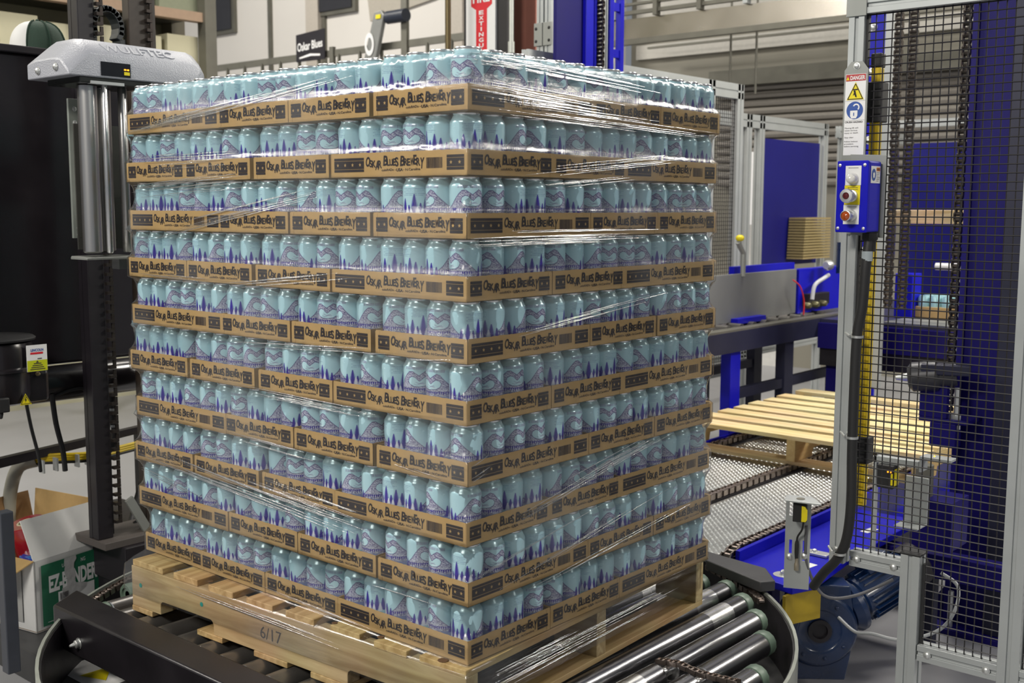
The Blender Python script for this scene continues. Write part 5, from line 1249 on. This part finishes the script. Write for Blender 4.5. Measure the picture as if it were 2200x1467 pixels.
g = G(); text(g, 'LINCOLN', (-1.9103, .057, 1.064), V((0,1,0)), UZ, width=.041, height=.008, bold=.03); part('label_lettering', g, blue_ink, lb, smooth=False)
g = G(); g.flat([(.055,1.055),(.096,1.055),(.097,1.061),(.056,1.061)], (-1.9103,0,0), (0,1,0), UZ); part('red_bar', g, red, lb, smooth=False)
g = G()
for k in range(4): g.flat(rect(.065-k*.004,.090+k*.004,1.024-k*.006,1.027-k*.006), (-1.9102,0,0), (0,1,0), UZ)
g.flat([(.072,1.028),(.082,1.028),(.077,1.035)], (-1.9102,0,0), (0,1,0), UZ); g.flat(rect(.078,.092,1.039,1.042), (-1.9102,0,0), (0,1,0), UZ)
part('fine_print', g, ink_b, lb, smooth=False)
part('body_block', G().box(-2.04, -1.93, .0, .125, .90, 1.0), black_g, t, smooth=False, bevel=.012)
g = G(); bolt(g, (-1.93, .086, .990), (1,0,0), .006, .010); part('grease_fitting', g, mat('brass', (.45,.36,.2), .35, .8), t)
wt = part('warning_triangle', G().flat([(.014,.900),(.052,.900),(.033,.936)], (-1.9085,0,0), (0,1,0), UZ), ylab, t, 'yellow high voltage triangle', smooth=False)
g = G(); tri = [(.018,.9035),(.048,.9035),(.033,.931)]
for i in range(3):
    a, b = V(tri[i]), V(tri[(i+1) % 3]); d = (b-a).normalized(); nn = V((-d.y, d.x)); g.flat([tuple(a-nn*.0008), tuple(b-nn*.0008), tuple(b+nn*.0008), tuple(a+nn*.0008)], (-1.908,0,0), (0,1,0), UZ)
g.flat([(.034,.925),(.029,.914),(.033,.914),(.031,.906),(.037,.917),(.033,.917),(.036,.924)], (-1.908,0,0), (0,1,0), UZ)
part('triangle_print', g, ink, wt, smooth=False)
part('terminal_plug', G().box(-1.94, -1.90, -.055, -.020, .885, .93).cyl((-1.92,-.04,.885), (-1.92,-.045,.865), .008, 10), rubber, t, bevel=.004)
# cables on the left
Q = lambda *p: [V(q) for q in p]
cable('black_cable', 'thin black cable hanging from the drum toward the yellow cable bundle', Q((-2.05,.10,.90),(-2.05,.115,.80),(-2.06,.14,.70),(-2.08,.155,.64)), .006, rubber)
cable('black_cable', 'thicker black cable hanging right of the drum to the bundle', Q((-2.05,.19,.90),(-2.05,.20,.80),(-2.06,.225,.70),(-2.07,.235,.63)), .009, rubber)
cable('black_cable', 'thin black cable curving off the cross arm beside the mast', Q((-2.05,.20,.89),(-2.04,.25,.905),(-2.04,.30,.90),(-2.05,.315,.83),(-2.05,.32,.70),(-2.06,.315,.63)), .005, rubber)
t = thing('corrugated_conduit', 'ribbed black conduit curving down behind the mast', 'conduit', (-2.2, .45, .6))
part('conduit_tube', G().tube(Q((-2.15,.455,1.0),(-2.15,.457,.90),(-2.15,.463,.78),(-2.15,.47,.70),(-2.16,.455,.66),(-2.18,.42,.63)), .014, 12), rubber, t)
g = G()
for z, y in ((.86,.459),(.80,.462),(.74,.466)): g.lathe([(.0145,-.004),(.0165,-.004),(.0165,.004),(.0145,.004)], 12, (-2.15,y,z), (0,0,1))
part('cable_tie', g, alu2, t)
t = thing('cable_bundle', 'yellow and black cable bundle curving behind the mast', 'cables', (-2.3, .4, .6))
for k in range(4): part('yellow_cable', G().tube(Q((-2.46,.215,.45-.012*k),(-2.46,.245,.57-.010*k),(-2.42,.30,.612-.009*k),(-2.34,.345,.626-.009*k),(-2.30,.45,.622-.009*k),(-2.30,.62,.628-.008*k),(-2.30,.95,.66-.008*k)), .006, 8), yellow if k != 3 else rubber, t)
part('sleeve', G().tube(Q((-2.46,.215,.36),(-2.46,.225,.48),(-2.46,.26,.575),(-2.42,.31,.600)), .024, 12), mat('grey_sleeve', (.30,.29,.24), .5), t)
g = G()
for y in (.27, .32, .40, .44): g.obox((-2.30,y,.602), (.03,.006,.046))
part('cable_tie', g, alu2, t)
solo('cable_tray', 'black sloping cable tray behind the open carton and mast', 'cable tray', G().prism([(-.4,.565),(.75,.655),(.75,.68),(-.4,.605)], (-2.36,0,0), (0,1,0), (0,0,1), (-.03,0,0)), black, smooth=False)
solo('floor_stand', 'low black stand under the cable tray behind the carton', 'leg', G().box(-2.42, -2.36, .70, .75, 0, .66), black, smooth=False)
solo('black_hose', 'black hose sagging to the floor behind the mast foot', 'hose', G().tube(Q((-2.20,.62,.62),(-2.2,.60,.52),(-2.18,.55,.42),(-2.12,.50,.38),(-2.05,.48,.40)), .010, 10), rubber)
# carton
t = thing('tape_carton', 'open white and green carton of film rolls on the black platform', 'carton', (-2.05, .1, .1))
Uc = V((-.20,.98,0)).normalized(); Wc = V((-.98,-.20,0)).normalized(); C0 = V((-2.045,.10,.105)); cw, cd, ch = .285, .36, .245
def CP(a, b, z): return C0+Uc*a+Wc*b+V((0,0,z))
def wallc(g, p, q, r, s_, th, m=0):
    p, q, r, s_ = V(p), V(q), V(r), V(s_); n = (q-p).cross(s_-p).normalized()*th; g.add([p,q,r,s_,p+n,q+n,r+n,s_+n], [(0,1,2,3),(7,6,5,4),(0,4,5,1),(1,5,6,2),(2,6,7,3),(3,7,4,0)], m)
g = G(); wallc(g, CP(0,0,0), CP(cw,0,0), CP(cw,0,ch), CP(0,0,ch), -.004); fw = part('front_wall', g, white_b, t, smooth=False)
g = G(); wallc(g, CP(0,0,0), CP(0,cd,0), CP(0,cd,ch), CP(0,0,ch), .004); lw = part('side_wall', g, white_b, t, smooth=False)
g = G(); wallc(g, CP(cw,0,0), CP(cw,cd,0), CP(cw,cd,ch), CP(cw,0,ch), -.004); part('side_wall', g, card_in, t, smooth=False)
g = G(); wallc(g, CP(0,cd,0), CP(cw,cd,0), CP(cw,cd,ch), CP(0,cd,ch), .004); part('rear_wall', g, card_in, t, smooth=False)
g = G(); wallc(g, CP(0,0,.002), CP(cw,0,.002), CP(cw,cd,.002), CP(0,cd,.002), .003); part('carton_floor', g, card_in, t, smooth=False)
g = G(); wallc(g, CP(0,0,ch), CP(cw,0,ch), CP(cw+.0,.045,ch+.135), CP(-.01,.045,ch+.135), -.004); part('front_flap', g, white_b, t, 'white front flap standing up', smooth=False)
g = G(); wallc(g, CP(cw,0,ch), CP(cw,cd,ch), CP(cw+.015,cd,ch+.14), CP(cw+.015,.03,ch+.14), -.004); part('side_flap', g, card, t, 'brown inside of the raised flap', smooth=False)
g = G(); wallc(g, CP(0,.0,ch), CP(0,cd,ch), CP(-.11,cd,ch-.045), CP(-.10,.05,ch-.06), .004); part('side_flap', g, card, t, 'tan flap folded outward', smooth=False)
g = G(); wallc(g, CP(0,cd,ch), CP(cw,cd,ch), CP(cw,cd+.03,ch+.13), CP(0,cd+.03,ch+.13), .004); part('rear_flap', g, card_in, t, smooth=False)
# printed green panel on the front
Nf = Uc.cross(V((0,0,1))).normalized(); 
if Nf.x < 0: Nf = -Nf
FO = C0+Nf*.0052
g = G(); g.flat(rect(.022,.270,.016,.226), FO, Uc, UZ); gp = part('green_panel', g, green_i, fw, smooth=False)
g = G(); text(g, 'EZ-BANDER', FO+Uc*.050+V((0,0,.128)), Uc, UZ, width=.200, height=.052, bold=.045)
text(g, 'ULTRA STRONG'[:5], FO+Uc*.105+V((0,0,.198)), Uc, UZ, width=.045, height=.013)
text(g, 'NG', FO+Uc*.183+V((0,0,.198)), Uc, UZ, width=.018, height=.013)
g.flat(rect(.085,.235,.052,.118), FO+Nf*.0003, Uc, UZ)
g.flat(rect(.040,.120,.026,.0275), FO+Nf*.0003, Uc, UZ)
for i, v_ in enumerate(g.v): g.v[i] = tuple(V(v_)+Nf*.0006)
part('white_print', g, white_p, fw, smooth=False)
g = G(); random.seed(4); pts = [(.118+random.uniform(-.006,.006), .226-k*.012) for k in range(9)]+[(.10,.125),(.105,.105),(.118,.09),(.16,.085),(.20,.105),(.206,.118),(.175,.128),(.160,.13)]+[(.158+random.uniform(-.007,.007), .142+k*.012) for k in range(8)]
g.flat(pts, FO+Nf*.0012, Uc, UZ); part('torn_patch', g, mat('torn_paper', (.42,.42,.42), .8, 0, .3, 60, .3), fw, 'torn pale patch across the print', smooth=False)
g = G(); x = .092
while x < .125: w_ = random.choice((.0012,.002,.003)); g.flat(rect(x, x+w_, .088, .112), FO+Nf*.0016, Uc, UZ); x += w_+.0016
text(g, '44S', FO+Nf*.0016+Uc*.094+V((0,0,.062)), Uc, UZ, width=.033, height=.018, bold=.0)
part('black_print', g, ink, fw, smooth=False)
g = G(); g.flat(rect(.06,cd-.03,.03,ch-.04), C0-Uc*.0055, Wc, UZ); part('grey_panel', g, mat('grey_print', (.30,.30,.29), .6), lw, smooth=False)
def roll(name, label, c, ax, r, h, m_):
    t = thing(name, label, 'film roll', c); part('film', G().lathe([(r*.45,0),(r-.002,0),(r,.002),(r,h-.002),(r-.002,h),(r*.45,h)], 32, c, ax), m_, t); part('core', G().lathe([(r*.45,-.002),(r*.45,h+.002),(r*.36,h+.002),(r*.36,-.002),(r*.45,-.002)], 24, c, ax), pale_card, t)
roll('film_roll', 'dark red film roll leaning in the open carton', CP(.13,.14,.19), V((-.05,-.25,.9)).normalized()*1, .062, .15, redtape)
roll('film_roll', 'bright blue film roll deep in the open carton', CP(.07,.10,.13), V((.15,.1,1)).normalized(), .050, .10, bluetape)
roll('film_roll', 'blue film roll showing its brown core at the carton front', CP(.09,.10,.12), V((-.12,-.05,1)).normalized(), .045, .115, mat('sky_blue_film', (.04,.15,.42), .25, coat=.4))
solo('black_platform', 'low black steel platform under the carton', 'platform', G().box(-2.9, -1.70, .01, .27, .0, .103), mat('dusty_black_steel', (.035,.035,.037), .5, 0, .3), smooth=False, bevel=.003)
solo('dark_post', 'dark grey post at the extreme lower left edge', 'post', G().box(-1.83, -1.79, -.118, -.078, .103, .605), mat('slate_paint', (.05,.055,.07), .4), smooth=False, bevel=.003)
print('cans', ncan, 'inner', len(inner))
